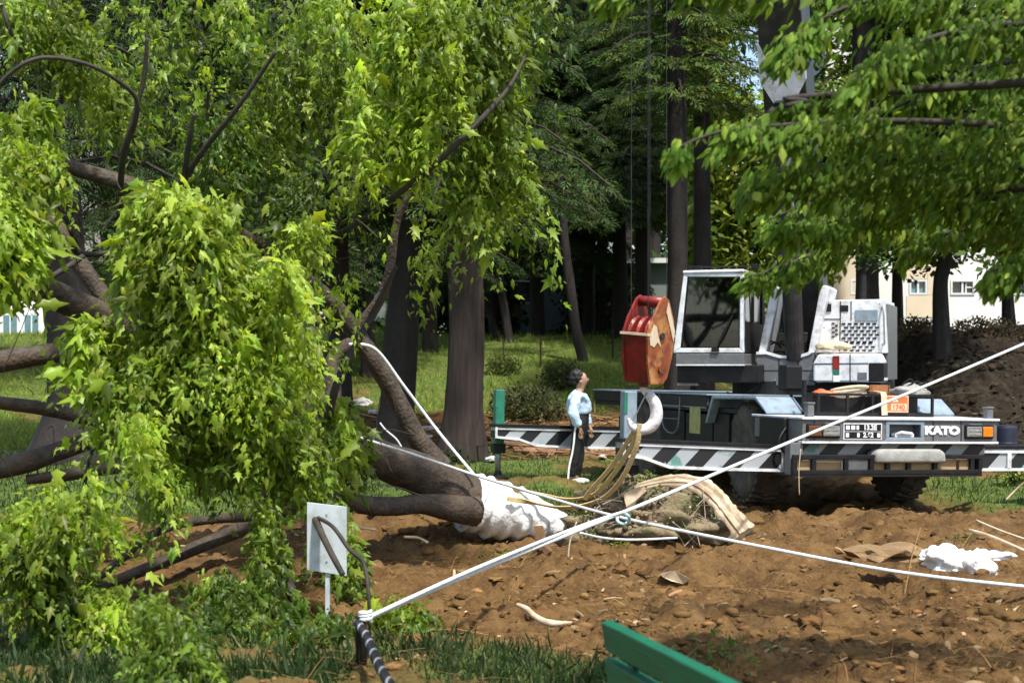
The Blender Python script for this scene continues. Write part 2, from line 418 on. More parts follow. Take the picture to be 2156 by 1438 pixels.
M_clod = leaf_mat('soil_clods', 0.0, 0.95, (1,1,1), 0.1)
x, y = scatter_px(9000, -60, 2230, 7.4, 19.0); s, g, l2 = zones(x, y); k = rng.random(len(x)) < s; x, y = x[k], y[k]
rocks('soil_clods', x, y, 0.005, 0.055, tints(len(x), (0.12,0.068,0.026), .3, .06, (.22,.15,.08), .05), M_clod, 0.55, -0.15)
x, y = scatter_px(420, 640, 2230, 8.6, 17.0); s, g, l2 = zones(x, y); k = (s > .8); x, y = x[k], y[k]
rocks('loose_soil_lumps', x, y, 0.03, 0.13, tints(len(x), (0.13,0.073,0.027), .22, .05), M_clod, 0.5, -0.35)
x, y = scatter_px(2500, 1500, 2230, 24.0, 36.0); s, g, l2 = zones(x, y); k = l2 > .3; x, y = x[k], y[k]
rocks('bank_clods', x, y, 0.02, 0.12, tints(len(x), (0.028,0.02,0.013), .4, .12, (.10,.08,.06), .04), M_clod, 0.6)
# dry straw, needles, wood chips strewn over the soil
ST_V = np.array([(-.02,0,0),(.02,0,0),(.024,.5,.05),(-.016,.5,.05),(.02,1,-.02),(-.01,1,-.02)]); ST_F = np.array([(0,1,2),(0,2,3),(3,2,4),(3,4,5)])
def straws(name, x, y, L, base, wid=1.0, up=.12):
    nn = len(x); P = np.stack([x, y, H(x, y)+0.012], -1)
    T = np.stack([rng.normal(0,1,nn), rng.normal(0,.7,nn), rng.normal(0.05,up,nn)], -1)
    N = np.stack([rng.normal(0,.3,nn), rng.normal(0,.3,nn), np.ones(nn)], -1)
    V, Fc, cc = stamp(ST_V*np.array([[wid,1,1]]), ST_F, P, T, N, L*np.exp(rng.normal(0,.5,nn)), tints(nn, base, .35, .1))
    return tag(np_mesh(name, V, Fc, M_clod, None, cc), kind='stuff')
x, y = scatter_px(12000, 600, 2230, 7.6, 18.0); s, g, l2 = zones(x, y); k = (s > .4)&(fbm(x*1.3+4,y*1.3,2) > .42); straws('dry_straw', x[k], y[k], 0.12, (.19,.115,.045), .32)
x, y = scatter_px(750, 600, 2230, 8.4, 17.5); s, g, l2 = zones(x, y); k = s > .3; straws('wood_chips', x[k], y[k], 0.045, (.30,.20,.11), 8.0, .25)
x, y = scatter_px(3800, 1000, 2230, 25, 36); s, g, l2 = zones(x, y); k = l2 > .3; straws('brush_litter', x[k], y[k], 0.35, (.06,.045,.03), .5, .3)
x, y = scatter_px(2600, 650, 1400, 27.5, 36); s, g, l2 = zones(x, y); k = s > .2; straws('cut_brushwood', x[k], y[k], 0.5, (.20,.12,.06), .8, .08)
# ------------------------------------------------------------------ truck crane
M_cream = mat('crane_white_paint', (0.76,0.78,0.79), (0.60,0.62,0.64), 3, 0.35, 0.05, dirt=(0.26,0.20,0.14), dscale=7, damt=0.6)
M_panel = mat('crane_grey_paint', (0.13,0.133,0.14), (0.10,0.104,0.11), 18, 0.42, 0.08, dirt=(0.30,0.27,0.22), dscale=7, damt=0.25)
M_sky = mat('crane_pale_blue_paint', (0.25,0.32,0.38), (0.18,0.24,0.29), 4, 0.35, 0.05, dirt=(0.15,0.12,0.09), dscale=6, damt=0.6)
M_black = mat('black_paint', (0.009,0.009,0.010), (0.005,0.005,0.006), 7, 0.5, 0.1, spec=.3, dirt=(0.035,0.026,0.018), dscale=5, damt=0.4)
M_rubber = mat('tyre_rubber', (0.075,0.066,0.058), (0.04,0.036,0.032), 9, 0.9, 0.5, dirt=(0.18,0.13,0.08), dscale=5, damt=0.7)
M_boom = mat('boom_dark_grey', (0.022,0.021,0.021), (0.014,0.014,0.014), 5, 0.4, 0.08, dirt=(0.1,0.085,0.07), dscale=4, damt=0.4)
M_red = mat('hook_red_paint', (0.30,0.022,0.014), (0.14,0.011,0.008), 6, 0.4, 0.15, dirt=(0.05,0.018,0.010), dscale=5, damt=0.9)
M_red2 = mat('hook_worn_plate', (0.34,0.09,0.025), (0.12,0.03,0.014), 7, 0.45, 0.15, dirt=(0.55,0.28,0.09), dscale=4.6, damt=0.95)
M_creamplate = mat('hook_cream_paint', (0.70,0.62,0.48), (0.55,0.42,0.25), 8, 0.5, 0.1)
M_hook = mat('hook_chipped_white', (0.74,0.72,0.72), (0.62,0.60,0.62), 6, 0.5, 0.3, dirt=(0.20,0.13,0.12), dscale=9, damt=0.8)
M_amber = mat('amber_lens', (0.75,0.22,0.02), (0.6,0.15,0.01), 20, 0.15)
M_brownlens = mat('dull_brown_lens', (0.16,0.055,0.02), (0.09,0.035,0.02), 20, 0.2)
M_lens = mat('headlight_lens', (0.62,0.66,0.66), (0.28,0.31,0.32), 14, 0.08, 0.2, metal=0.7)
M_white = mat('white_lettering', (0.82,0.82,0.82), (0.75,0.75,0.75), 10, 0.5)
M_wood = mat('sawn_timber', (0.42,0.29,0.15), (0.26,0.17,0.08), 4, 0.8, 0.3, stretch=(1,8,8))
M_orange = mat('orange_plate', (0.62,0.14,0.03), (0.5,0.10,0.02), 9, 0.5)
M_leather = mat('brown_leather', (0.34,0.15,0.06), (0.28,0.10,0.035), 9, 0.6, 0.2)
M_canvas = mat('cream_webbing', (0.60,0.50,0.35), (0.42,0.34,0.22), 18, 0.85, 0.4)
M_greycloth = mat('grey_canvas', (0.34,0.34,0.31), (0.20,0.20,0.18), 8, 0.85, 0.5, bscale=15)
M_green = mat('jack_green_paint', (0.02,0.19,0.12), (0.015,0.12,0.08), 7, 0.4, 0.1)
M_yellow = mat('faded_yellow_label', (0.42,0.40,0.14), (0.26,0.25,0.09), 12, 0.6)

def glass_mat(name, tint, tr=0.5):
    m = bpy.data.materials.new(name); m.use_nodes = True
    n = m.node_tree.nodes; l = m.node_tree.links; out = n['Material Output']
    g = n.new('ShaderNodeBsdfGlossy'); g.inputs['Roughness'].default_value = 0.03; g.inputs[0].default_value = (0.9,0.95,1,1)
    t = n.new('ShaderNodeBsdfTransparent'); t.inputs[0].default_value = (*tint, 1)
    fr = n.new('ShaderNodeFresnel'); fr.inputs[0].default_value = 1.52
    mu = n.new('ShaderNodeMath'); mu.operation = 'MULTIPLY_ADD'; mu.inputs[1].default_value = 1.0; mu.inputs[2].default_value = 0.05
    l.new(fr.outputs[0], mu.inputs[0])
    mx = n.new('ShaderNodeMixShader'); l.new(mu.outputs[0], mx.inputs[0]); l.new(t.outputs[0], mx.inputs[1]); l.new(g.outputs[0], mx.inputs[2])
    l.new(mx.outputs[0], out.inputs[0]); return m
M_glass = glass_mat('tinted_glass', (0.45,0.52,0.55))

def stripe_mat(name, ca, cb, period, slant):
    m = bpy.data.materials.new(name); m.use_nodes = True
    n = m.node_tree.nodes; l = m.node_tree.links; b = n['Principled BSDF']; b.inputs['Roughness'].default_value = 0.45
    tc = n.new('ShaderNodeTexCoord'); s_ = n.new('ShaderNodeSeparateXYZ'); l.new(tc.outputs['Object'], s_.inputs[0])
    def mth(op, a, bb):
        q = n.new('ShaderNodeMath'); q.operation = op
        for i, v in enumerate((a, bb)):
            if hasattr(v, 'default_value'): l.new(v, q.inputs[i])
            else: q.inputs[i].default_value = v
        return q.outputs[0]
    v = mth('ADD', s_.outputs[0], mth('MULTIPLY', s_.outputs[2], -slant))
    v = mth('FRACT', mth('DIVIDE', v, period), 0.0)
    st = mth('GREATER_THAN', v, 0.5)
    nz = n.new('ShaderNodeTexNoise'); nz.inputs['Scale'].default_value = 3.2; nz.inputs['Detail'].default_value = 5; l.new(tc.outputs['Object'], nz.inputs[0])
    rp = n.new('ShaderNodeValToRGB'); rp.color_ramp.elements[0].position = 0.60; rp.color_ramp.elements[1].position = 0.66
    rp.color_ramp.elements[0].color = (0,0,0,1); rp.color_ramp.elements[1].color = (0.75,0.75,0.75,1); l.new(nz.outputs[0], rp.inputs[0])
    mg = n.new('ShaderNodeMix'); mg.data_type = 'RGBA'; l.new(rp.outputs[0], mg.inputs['Factor']); mg.inputs['A'].default_value = (*ca, 1); mg.inputs['B'].default_value = (0.02,0.20,0.14,1)
    mx = n.new('ShaderNodeMix'); mx.data_type = 'RGBA'; l.new(st, mx.inputs['Factor']); l.new(mg.outputs['Result'], mx.inputs['A']); mx.inputs['B'].default_value = (*cb, 1)
    l.new(mx.outputs['Result'], b.inputs['Base Color']); return m
M_stripe = stripe_mat('hazard_stripes', (0.34,0.36,0.38), (0.012,0.012,0.014), 0.52, 1.0)

class Frame:
    """an oriented local frame; px() meets a photo ray with one of its axis planes (used only to measure)"""
    def __init__(s, M): s.M = M; s.I = M.inverted()
    def px(s, px, py, ax, val):
        o = s.I @ Vector((0, 0, CH)); d = (s.I.to_3x3() @ Vector(((px-CX)/F, 1, -(py-HY)/F)))
        return o + d*((val-o[ax])/d[ax])
    def xz(s, pts, y):
        out = []
        for p, q in pts:
            v = s.px(p, q, 1, y); out.append((v.x, v.z))
        return out

crane_loc = (4.9, 17.9, 0.0)
MC = Matrix.Translation(crane_loc) @ Matrix.Rotation(R(18), 4, 'Z') @ Matrix.Rotation(R(1.1), 4, 'Y')
FC = Frame(MC)
crane = empty('truck_crane', (0, 0, 0), label='grey and white rough-terrain truck crane with striped outriggers and KATO on its front panel', cat='truck crane')
crane.matrix_world = MC
MSw = Matrix.Translation((3.95, 21.5, 0.0)) @ Matrix.Rotation(R(-21), 4, 'Z')
FS = Frame(MSw)
MS = MC.inverted() @ MSw       # superstructure mesh data is expressed in the crane's frame

def cpart(name, mb, mats, parent=crane, **k): return mb.build(name, mats, parent, **k)
def sup(mb):                      # move a superstructure mesh into the crane's frame
    mb.v = [tuple(MS @ Vector(v)) for v in mb.v]; return mb
def text_mesh(s, size, ext=0.004, bold=0.0, sx=1.0):
    cu = bpy.data.curves.new('t', 'FONT'); cu.body = s; cu.size = size; cu.extrude = ext; cu.offset = bold
    cu.align_x = 'CENTER'; cu.align_y = 'CENTER'
    o = bpy.data.objects.new('t', cu); C.objects.link(o)
    bpy.context.view_layer.update()
    me = bpy.data.meshes.new_from_object(o.evaluated_get(bpy.context.evaluated_depsgraph_get()))
    bpy.data.objects.remove(o); bpy.data.curves.remove(cu)
    for v in me.vertices: v.co = Vector((v.co.x*sx, -v.co.z, v.co.y))      # stand upright facing -y
    return me
def put_text(name, s, size, loc, m, parent, **k):
    me = text_mesh(s, size, **k); me.name = name
    o = link_mesh(name, me, m, parent); o.location = loc; return o

# --- front nose box (front face on local y=0)
pl = FC.px(1690, 879, 1, 0); pr = FC.px(2100, 885, 1, 0); pb = FC.px(1895, 929, 1, 0)
XL, XR, ZT, ZB = pl.x, pr.x, (pl.z+pr.z)/2, pb.z
m = MB()
rx0, rx1 = FC.px(1872, 900, 1, 0).x, FC.px(1938, 900, 1, 0).x
rz0, rz1 = FC.px(1905, 921, 1, 0).z, FC.px(1905, 894, 1, 0).z
m.box((XL, 0, ZB), (rx0, 1.25, ZT-.02)); m.box((rx1, 0, ZB), (XR, 1.25, ZT-.02))
m.box((rx0, 0, rz1), (rx1, 1.25, ZT-.02)); m.box((rx0, 0, ZB), (rx1, 1.25, rz0)); m.box((rx0, .14, rz0), (rx1, 1.25, rz1))
cpart('nose_panel', m, M_panel, bevel=0.012)
m = MB(); m.box((XL-.02, -.03, ZT-.018), (XR+.02, 1.3, ZT+.012)); cpart('nose_deck', m, M_cream, bevel=0.008)
m = MB(); m.box((XL-.01, -.02, ZB-.03), (XR+.01, .1, ZB-.002)); cpart('nose_lower_trim', m, M_cream, bevel=0.005)
m = MB()
for a, b_ in (((rx0-.05, -.012, rz1), (rx1+.05, 0.03, rz1+.045)), ((rx0-.05, -.012, rz0-.045), (rx1+.05, .03, rz0)), ((rx0-.05, -.012, rz0), (rx0, .03, rz1)), ((rx1, -.012, rz0), (rx1+.05, .03, rz1))): m.box(a, b_)
cpart('recess_surround', m, M_sky, bevel=0.006)
m = MB(); m.tube([(rx0+.10, .10, rz0+.03), (rx0+.2, .02, rz0+.06), (rx1-.1, .04, rz0+.045)], .022); m.box((rx0+.12,.05,rz0+.004),(rx1-.06,.12,rz0+.05)); cpart('tow_hook', m, M_cream)
for i, (a, b_) in enumerate(((1697, 1768), (2030, 2090))):
    x0, x1 = FC.px(a, 900, 1, 0).x, FC.px(b_, 900, 1, 0).x; z0, z1 = ZB+.035, ZT-.065
    h = MB(); h.box((x0, -.03, z0), (x1, .02, z1)); hl = cpart('headlight', h, M_black, bevel=0.015)
    mid = x0+(x1-x0)*(0.44 if i == 0 else 0.58)
    g = MB(); xa, xb = ((mid+.01, x1-.02) if i == 0 else (x0+.02, mid-.01)); g.box((xa, -.05, z0+.025), (xb, -.01, z1-.025)); g.build('lens', M_lens, hl, bevel=.012)
    g = MB()
    for k in range(4): zz = z0+.05+k*.045; g.box((xa+.015, -.056, zz), (xb-.015, -.049, zz+.008))
    g.build('lens_rib', M_steel, hl)
    g = MB(); xa, xb = ((x0+.02, mid-.01) if i == 0 else (mid+.01, x1-.02)); g.box((xa, -.045, z0+.025), (xb, -.01, z1-.025)); g.build('turn_signal', M_brownlens if i == 0 else M_amber, hl, bevel=.01)
    h2 = (1704, 2081)[i]; q = FC.px(h2, 880, 1, .12); hh = (0.16, 0.13)[i]
    g = MB(); g.box((q.x-.045, .08, ZT+.01), (q.x+.045, .17, ZT+.01+hh)); g.box((q.x-.055, .07, ZT+.01+hh), (q.x+.055, .18, ZT+.035+hh)); cpart('corner_marker_post', g, M_panel, bevel=.008)
# rating plate beside the left headlight
x0, x1 = FC.px(1775, 900, 1, 0).x, FC.px(1856, 900, 1, 0).x; z0, z1 = ZB+.02, ZT-.055
g = MB(); g.box((x0, -.012, z0), (x1, .0, z1)); plate = cpart('rating_plate', g, M_cream)
zm = (z0+z1)/2
for k, (za, zb) in enumerate(((zm+.006, z1-.015), (z0+.015, zm-.006))):
    g = MB(); g.box((x0+.015, -.016, za), (x1-.015, -.010, zb)); g.build('plate_row', M_black, plate)
    g = MB(); hz = zb-za
    cells = ((.03,.085),(.105,.16),(.18,.215)) if k == 0 else ((.03,.075),(.19,.225),(.475,.52))
    for ca_, cb_ in cells: g = MB(); g.box((x0+ca_, -.0195, za+.015), (x0+cb_, -.0155, zb-.015)); g.build('plate_symbol', M_white, plate)
    put_text('plate_digits', ('13.2E', '2.62')[k], hz*1.05, ((x0+x1)/2+(.10, .075)[k], -.0165, (za+zb)/2), M_white, plate, bold=.003, sx=1.0, ext=.003)
put_text('maker_lettering', 'KATO', .135, (FC.px(1983, 907, 1, 0).x, -.005, FC.px(1983, 907, 1, 0).z), M_white, crane, bold=.009, sx=1.38, ext=.008)

# --- under the nose: cross beam housing, bumper rack
m = MB(); m.box((XL+.02, .18, .72), (XR-.05, 1.0, ZB-.035)); cpart('outrigger_box', m, M_stripe, bevel=.01)
bz1 = FC.px(1880, 957, 1, -.02).z; bz0 = FC.px(1880, 998, 1, -.02).z; bx0 = FC.px(1668, 980, 1, -.02).x; bx1 = FC.px(2065, 980, 1, -.02).x
def rackbars(px_list):
    m = MB(); m.box((bx0, -.05, bz1-.055), (bx1, .0, bz1)); m.box((bx0, -.05, bz0), (bx1, .0, bz0+.055)); cpart('bumper_rail', m, M_black, bevel=.006)
    for p in px_list:
        x = FC.px(p, 980, 1, -.02).x; m = MB(); m.box((x-.028, -.048, bz0+.055), (x+.028, -.002, bz1-.055)); cpart('bumper_upright', m, M_black)
rackbars((1672, 1712, 1780, 1834, 1868, 1912, 1968, 2045, 2062))
m = MB(); m.box((bx0, -.05, bz0-.03), (bx1, .45, bz0-.002)); cpart('rack_floor', m, M_black)
m = MB(); m.box((bx0+.02, .10, bz0), (bx1-.02, .14, bz1-.02)); cpart('rack_backplate', m, M_panel)
for p0, p1, hh, c in ((1676, 1708, .16, 0), (1718, 1775, .14, 1), (1838, 1864, .15, 0), (1872, 1908, .15, 0), (1916, 1962, .15, 0), (1974, 2014, .17, 0), (2020, 2042, .17, 0)):
    x0, x1 = FC.px(p0, 980, 1, 0).x, FC.px(p1, 980, 1, 0).x
    m = MB(); m.box((x0, .005+c*.03, bz0+.01), (x1, .09, bz0+.01+hh))
    o = m.build('timber_block', M_wood, None, bevel=.006); o.matrix_world = MC
    tag(o, None, 'timber block', 'sawn timber blocks stowed in the bumper rack')
    o['label'] = {1676:'narrow timber block at the left end of the crane bumper rack',1718:'widest timber block, second from left in the crane bumper rack',1838:'small timber block left of middle behind the pale rounded cover in the bumper rack',
        1872:'timber block in the middle bay of the bumper rack, directly below the recess',1916:'timber block right of middle in the bumper rack, under the pale cover end',1974:'broad timber block below the K and A letters in the bumper rack',2020:'timber block at the right end of the bumper rack'}[p0]
# pale rounded stowage cover
x0, x1 = FC.px(1834, 960, 1, .02).x, FC.px(1982, 960, 1, .02).x; zt = FC.px(1900, 945, 1, .02).z
pts = [(x0, bz1-.10), (x0+.02, zt-.05), (x0+.09, zt), (x1-.09, zt), (x1-.02, zt-.04), (x1, bz1-.10)]
m = MB(); m.prism(pts, -.10, .16); cpart('stowage_cover', m, M_greycloth, bevel=.03, smooth=True)

# --- chassis
m = MB(); m.box((-.95, 1.0, .62), (.95, 7.1, .98)); m.box((-.55, 1.2, .45), (.55, 6.6, .62)); cpart('chassis', m, M_black, bevel=.02)
m = MB(); m.box((-1.30, 1.31, 1.17), (1.30, 7.3, 1.24)); m.box((-1.33, 2.9, 1.24), (1.33, 7.3, 1.40)); cpart('deck', m, M_black, bevel=.01)
m = MB(); m.box((-1.35, 2.85, 1.405), (1.35, 7.32, 1.425)); cpart('deck_edge', m, M_sky)
sx = -1.30
def spx(p, q, x=sx): v = FC.px(p, q, 0, x); return v.y, v.z
for (a, b_, z0_, z1_, nm, mm) in (((1392), (1440), .66, 1.16, 'side_box', M_black), ((1444), (1500), .62, 1.14, 'side_box', M_black), ((1503), (1535), .66, 1.16, 'side_box', M_black)):
    y0_, y1_ = sorted((spx(a, 870)[0], spx(b_, 870)[0])); m = MB(); m.box((sx, y0_, z0_), (-.9, y1_, z1_)); cpart(nm, m, mm, bevel=.012)
y0_, y1_ = sorted((spx(1452, 880, sx-.01)[0], spx(1474, 880, sx-.01)[0])); m = MB(); m.box((sx-.012, y0_, spx(1462, 912)[1]), (sx, y1_, spx(1462, 857)[1])); cpart('yellow_label', m, M_yellow)
m = MB(); m.box((-1.31, 2.95, 1.22), (-1.27, 4.5, 1.28)); cpart('side_rail', m, M_sky)
for sg in (-1, 1):
    pr_ = [(2.75, 1.02), (2.55, 1.40), (1.25, 1.42), (.95, 1.23), (.95, 1.20), (1.28, 1.38), (2.50, 1.36), (2.70, 1.02)]
    xs = (-1.42, -.86) if sg < 0 else (.86, 1.42)
    vs = [(xs[0], y, z) for y, z in pr_]+[(xs[1], y, z) for y, z in pr_]; nn = len(pr_)
    m = MB(); m.add(vs, [tuple(range(nn)), tuple(range(2*nn-1, nn-1, -1))]+[(i, i+nn, (i+1) % nn+nn, (i+1) % nn) for i in range(nn)]); cpart('fender', m, M_sky, bevel=.01)
    m = MB(); m.box((xs[0] if sg < 0 else xs[1]-.02, .95, 1.05), (xs[0]+.02 if sg < 0 else xs[1], 2.6, 1.2)) if False else None
# wheels
def wheel(x, y, steer):
    rr, ww = .675, .40
    Mw = Matrix.Translation((x, y, rr-.01)) @ Matrix.Rotation(R(steer), 4, 'Z') @ Matrix.Rotation(R(90), 4, 'Y')
    t = MB(); t.lathe([(.36,-ww/2+.03),(.44,-ww/2),(.58,-ww/2),(.645,-ww/2+.05),(.66,0),(.645,ww/2-.05),(.58,ww/2),(.44,ww/2),(.36,ww/2-.03)], 40, Mw); ty = cpart('tyre', t, M_rubber, smooth=True)
    g = MB()
    for k in range(28):
        a = 2*math.pi*k/28
        for s2 in (-1, 1):
            Mg = Mw @ Matrix.Rotation(a+(.11 if s2 > 0 else 0), 4, 'Z') @ Matrix.Translation((.662, 0, 0)) @ Matrix.Rotation(s2*.35, 4, 'X')
            g.box((-.03, -.028, min(0, s2*.19)), (.014, .028, max(0, s2*.19)), 0, Mg)
    g.build('tread', M_rubber, ty)
    r_ = MB(); r_.lathe([(.36,-.14),(.37,-.17),(.33,-.12),(.20,-.06),(.19,-.13),(.10,-.16),(.0,-.16)], 28, Mw); r_.lathe([(.36,.14),(.37,.17),(.33,.12),(.0,.05)], 28, Mw)
    for k in range(8):
        a = k*math.pi/4; r_.box((.235,-.018,-.115),(.27,.018,-.08), 0, Mw @ Matrix.Rotation(a, 4, 'Z'))
    r_.build('rim', M_sky, ty, smooth=False)
for x, y, st in ((-1.13, 1.78, -9), (1.10, 1.78, -9), (-1.10, 5.25, 0), (1.10, 5.25, 0)): wheel(x, y, st)
for ya in (1.78, 5.25): m = MB(); m.tube([(-1.0, ya, .66), (1.0, ya, .66)], .11, 12); cpart('axle', m, M_black)

# --- outrigger beams
def beam(ly, pts, pj, nm='outrigger_beam', foot=None):
    out = FC.xz(pts, ly); xs_ = [p[0] for p in out]; zs = [p[1] for p in out]
    m = MB(); m.prism(out, ly, ly+.22); bo = cpart(nm, m, M_stripe, bevel=.004)
    n_ = len(out); t = MB()
    for i in range(n_):                      # rim flanges following the outline
        a, b_ = Vector((*out[i],)), Vector((*out[(i+1) % n_],)); d = (b_-a)
        if d.length < 1e-4: continue
        nrm = Vector((-d.y, d.x)).normalized()*.035
        c_ = Vector((sum(xs_)/n_, sum(zs)/n_)); 
        if nrm.dot(c_-a) < 0: nrm = -nrm
        t.prism([(a.x, a.y), (b_.x, b_.y), (b_.x+nrm.x, b_.y+nrm.y), (a.x+nrm.x, a.y+nrm.y)], ly-.018-.002*i, ly-.001)
    t.build('beam_flange', M_cream, bo)
    t = MB(); zt_ = out[0][1]; t.prism([(out[0][0]-.02, out[0][1]+.002), (out[1][0], out[1][1]+.002), (out[1][0], out[1][1]+.045), (out[0][0]-.02, out[0][1]+.045)], ly-.03, ly+.25); t.build('beam_top', M_black, bo)
    return bo, out
near_pts = [(1310, 931), (1650, 945), (1650, 993), (1500, 990), (1408, 986), (1352, 966), (1310, 961)]
bn, on = beam(.42, near_pts, 1318)
LYN = .42
LYF = 5.55
far_pts = [(1042, 899), (1330, 906), (1330, 946), (1200, 944), (1128, 940), (1092, 927), (1042, 922)]
bf, of = beam(LYF, far_pts, 1053)
xr0 = FC.px(2060, 970, 1, LYN).x
zt_, zb_ = on[1][1], on[2][1]
mir = [(3.85, zt_), (xr0, zt_), (xr0, zb_), (2.2, zb_), (2.75, zb_+.03), (3.3, zb_+.17), (3.85, zb_+.19)]
def beam_r(ly):
    m = MB(); m.prism(mir, ly, ly+.22); bo = cpart('outrigger_beam', m, M_stripe, bevel=.004)
    t = MB()
    t.prism([(xr0, zb_), (2.2, zb_), (2.2, zb_+.035), (xr0, zb_+.035)], ly-.02, ly-.001); t.prism([(2.2,zb_),(2.75,zb_+.03),(2.74,zb_+.07),(2.2,zb_+.035)], ly-.022, ly-.001); t.prism([(2.75,zb_+.03),(3.3,zb_+.17),(3.28,zb_+.21),(2.74,zb_+.07)], ly-.024, ly-.001); t.prism([(xr0,zt_-.05),(3.85,zt_-.05),(3.85,zt_),(xr0,zt_)], ly-.02, ly-.001)
    for q in (FC.px(2123, 970, 1, ly).x, 3.1): t.box((q-.03, ly-.026, zb_+.036), (q+.03, ly-.001, zt_-.051))
    t.build('beam_flange', M_cream, bo)
    t = MB(); t.box((xr0, ly-.03, zt_+.002), (3.87, ly+.25, zt_+.045)); t.build('beam_top', M_black, bo)
beam_r(LYN)
def jack(x, ly, top, w_, colr):
    gz = -0.0
    m = MB(); m.box((x-w_, ly+.27, of[0][1]-.30), (x+w_, ly+.42, top)) ; j = cpart('outrigger_jack', m, [colr], bevel=.015)
    m = MB(); m.tube([(x, ly+.34, .10), (x, ly+.34, of[0][1]-.28)], .045, 12); m.build('jack_rod', M_steel, j, smooth=True)
    m = MB(); m.box((x-w_*1.3, ly+.25, of[0][1]-.42), (x+w_*1.3, ly+.44, of[0][1]-.27)); m.build('jack_collar', M_black, j, bevel=.01)
    m = MB(); m.lathe([(.17,0),(.17,.03),(.06,.08),(.05,.13)], 20, Matrix.Translation((x, ly+.34, 0.0))); m.build('jack_foot', M_black, j)
    m = MB(); m.box((x-w_-.006, ly+.262, top-.28), (x-w_*.55, ly+.269, top-.02)); m.build('green_stripe', M_green, j)
jf = FC.px(1053, 820, 1, LYF+.3); jack(jf.x, LYF, jf.z, .075, M_green)
jn = FC.px(1327, 823, 1, LYN+.3); jack(jn.x, LYN, jn.z, .085, M_sky)
jack(3.75, LYN, jn.z, .085, M_sky)

# --- front-left equipment on the deck
def cbox(name, p0, q0, p1, q1, y0_, y1_, mm, bev=.01, fr=FC, parent=crane):
    a, b_ = fr.px(p0, q0, 1, y0_), fr.px(p1, q1, 1, y0_)
    m = MB(); m.box((min(a.x, b_.x), y0_, min(a.z, b_.z)), (max(a.x, b_.x), y1_, max(a.z, b_.z)))
    if fr is FS: sup(m)
    return cpart(name, m, mm, parent, bevel=bev)
cbox('air_cleaner', 1656, 768, 1690, 822, 1.6, 1.85, M_black, .03)
cbox('lamp_stem', 1693, 800, 1698, 860, .7, .76, M_black, .004)
cbox('step_box', 1650, 880, 1690, 952, .35, 1.0, M_black, .02)
cbox('corner_bracket', 1664, 932, 1690, 1000, .02, .16, M_panel, .01)
# deck basket
bk = MB(); y0_, y1_ = .55, 1.25
pL, pR = FC.px(1722, 850, 1, y0_).x, FC.px(1966, 850, 1, y0_).x; zT = FC.px(1840, 829, 1, y0_).z
zD = ZT+.012
for yy in (y0_, y1_):
    bk.box((pL, yy, zT-.03), (pR, yy+.03, zT)); bk.box((pL, yy, zD), (pR, yy+.03, zD+.05))
    for p in (1724, 1785, 1838, 1912, 1964):
        x = FC.px(p, 850, 1, y0_).x; bk.box((x-.016, yy-.002, zD), (x+.016, yy+.028, zT-.001))
for x in (pL, pR-.03): bk.box((x, y0_+.03, zT-.029), (x+.03, y1_, zT-.001)); bk.box((x, y0_+.03, zD+.001), (x+.03, y1_, zD+.049))
bk.box((pL+.03, y0_+.32, zD+.002), (pR-.03, y0_+.36, zT-.04))
basket = cpart('deck_basket', bk, M_black)
# things stowed in / on the basket
def thing_at(name, mb, mm, label, cat, M=MC, group=None, **k):
    o = mb.build(name, mm, None, **k); o.matrix_world = M; return tag(o, label, cat, group)
def coil(cx, cy, cz, r0, n_, tr, rx=1.0, seed=0):
    rr = random.Random(seed); m = MB(); pts = []
    for k in range(n_*14+1):
        a = 2*math.pi*k/14; q = r0*(1+.14*math.sin(k*.37+seed)); pts.append((cx+math.cos(a)*q*rx, cy+math.sin(a)*q*.7, cz+.035*math.sin(a*1.0+k*.05)+k/14*tr*.9+rr.uniform(-.004,.004)))
    m.tube(pts, tr, 7); return m
cq = FC.px(1783, 818, 1, .9)
thing_at('rope_coil', coil(cq.x, .85, zT-.02, .19, 4, .022, 1.3, 1), M_canvas, 'cream rope coil heaped on the left part of the crane deck basket', 'rope', smooth=True)
def sweep_band(pts, w_, t_, side):
    pts = [Vector(p) for p in pts]; side = Vector(side).normalized(); m = MB(); vs = []
    for i, p in enumerate(pts):
        tg = (pts[min(i+1, len(pts)-1)]-pts[max(i-1, 0)]).normalized(); sd = (side-tg*side.dot(tg)).normalized(); nn = tg.cross(sd)
        vs += [p+sd*w_/2+nn*t_/2, p-sd*w_/2+nn*t_/2, p-sd*w_/2-nn*t_/2, p+sd*w_/2-nn*t_/2]
    fs = [(0,1,2,3), tuple(len(vs)-4+i for i in (3,2,1,0))]
    for i in range(len(pts)-1):
        for k in range(4): fs.append((i*4+k, i*4+(k+1)%4, i*4+4+(k+1)%4, i*4+4+k))
    m.add(vs, fs); return m
cq = FC.px(1851, 818, 1, .8)
m = sweep_band([(cq.x+.16*math.cos(a)*(1-.02*k), .8+.11*math.sin(a)*(1-.02*k), zT+.055) for k, a in ((k, k*.45) for k in range(44))], .12, .008, (0,0,1))
thing_at('belt_roll', m, M_leather, 'brown belt rolled up on top of the deck basket beside the cream rope coil', 'belt')
x = FC.px(1858, 850, 1, y0_).x
m = sweep_band([(x-.02, .95, zT+.03), (x-.01, .7, zT+.03), (x, y0_-.01, zT+.02), (x, y0_-.035, zT-.03), (x, y0_-.04, zD+.12), (x+.005, y0_-.045, zD+.02)], .085, .008, (1,0,0))
thing_at('webbing_strap', m, M_canvas, 'cream webbing strap hanging down the front of the deck basket over the orange plate', 'strap')
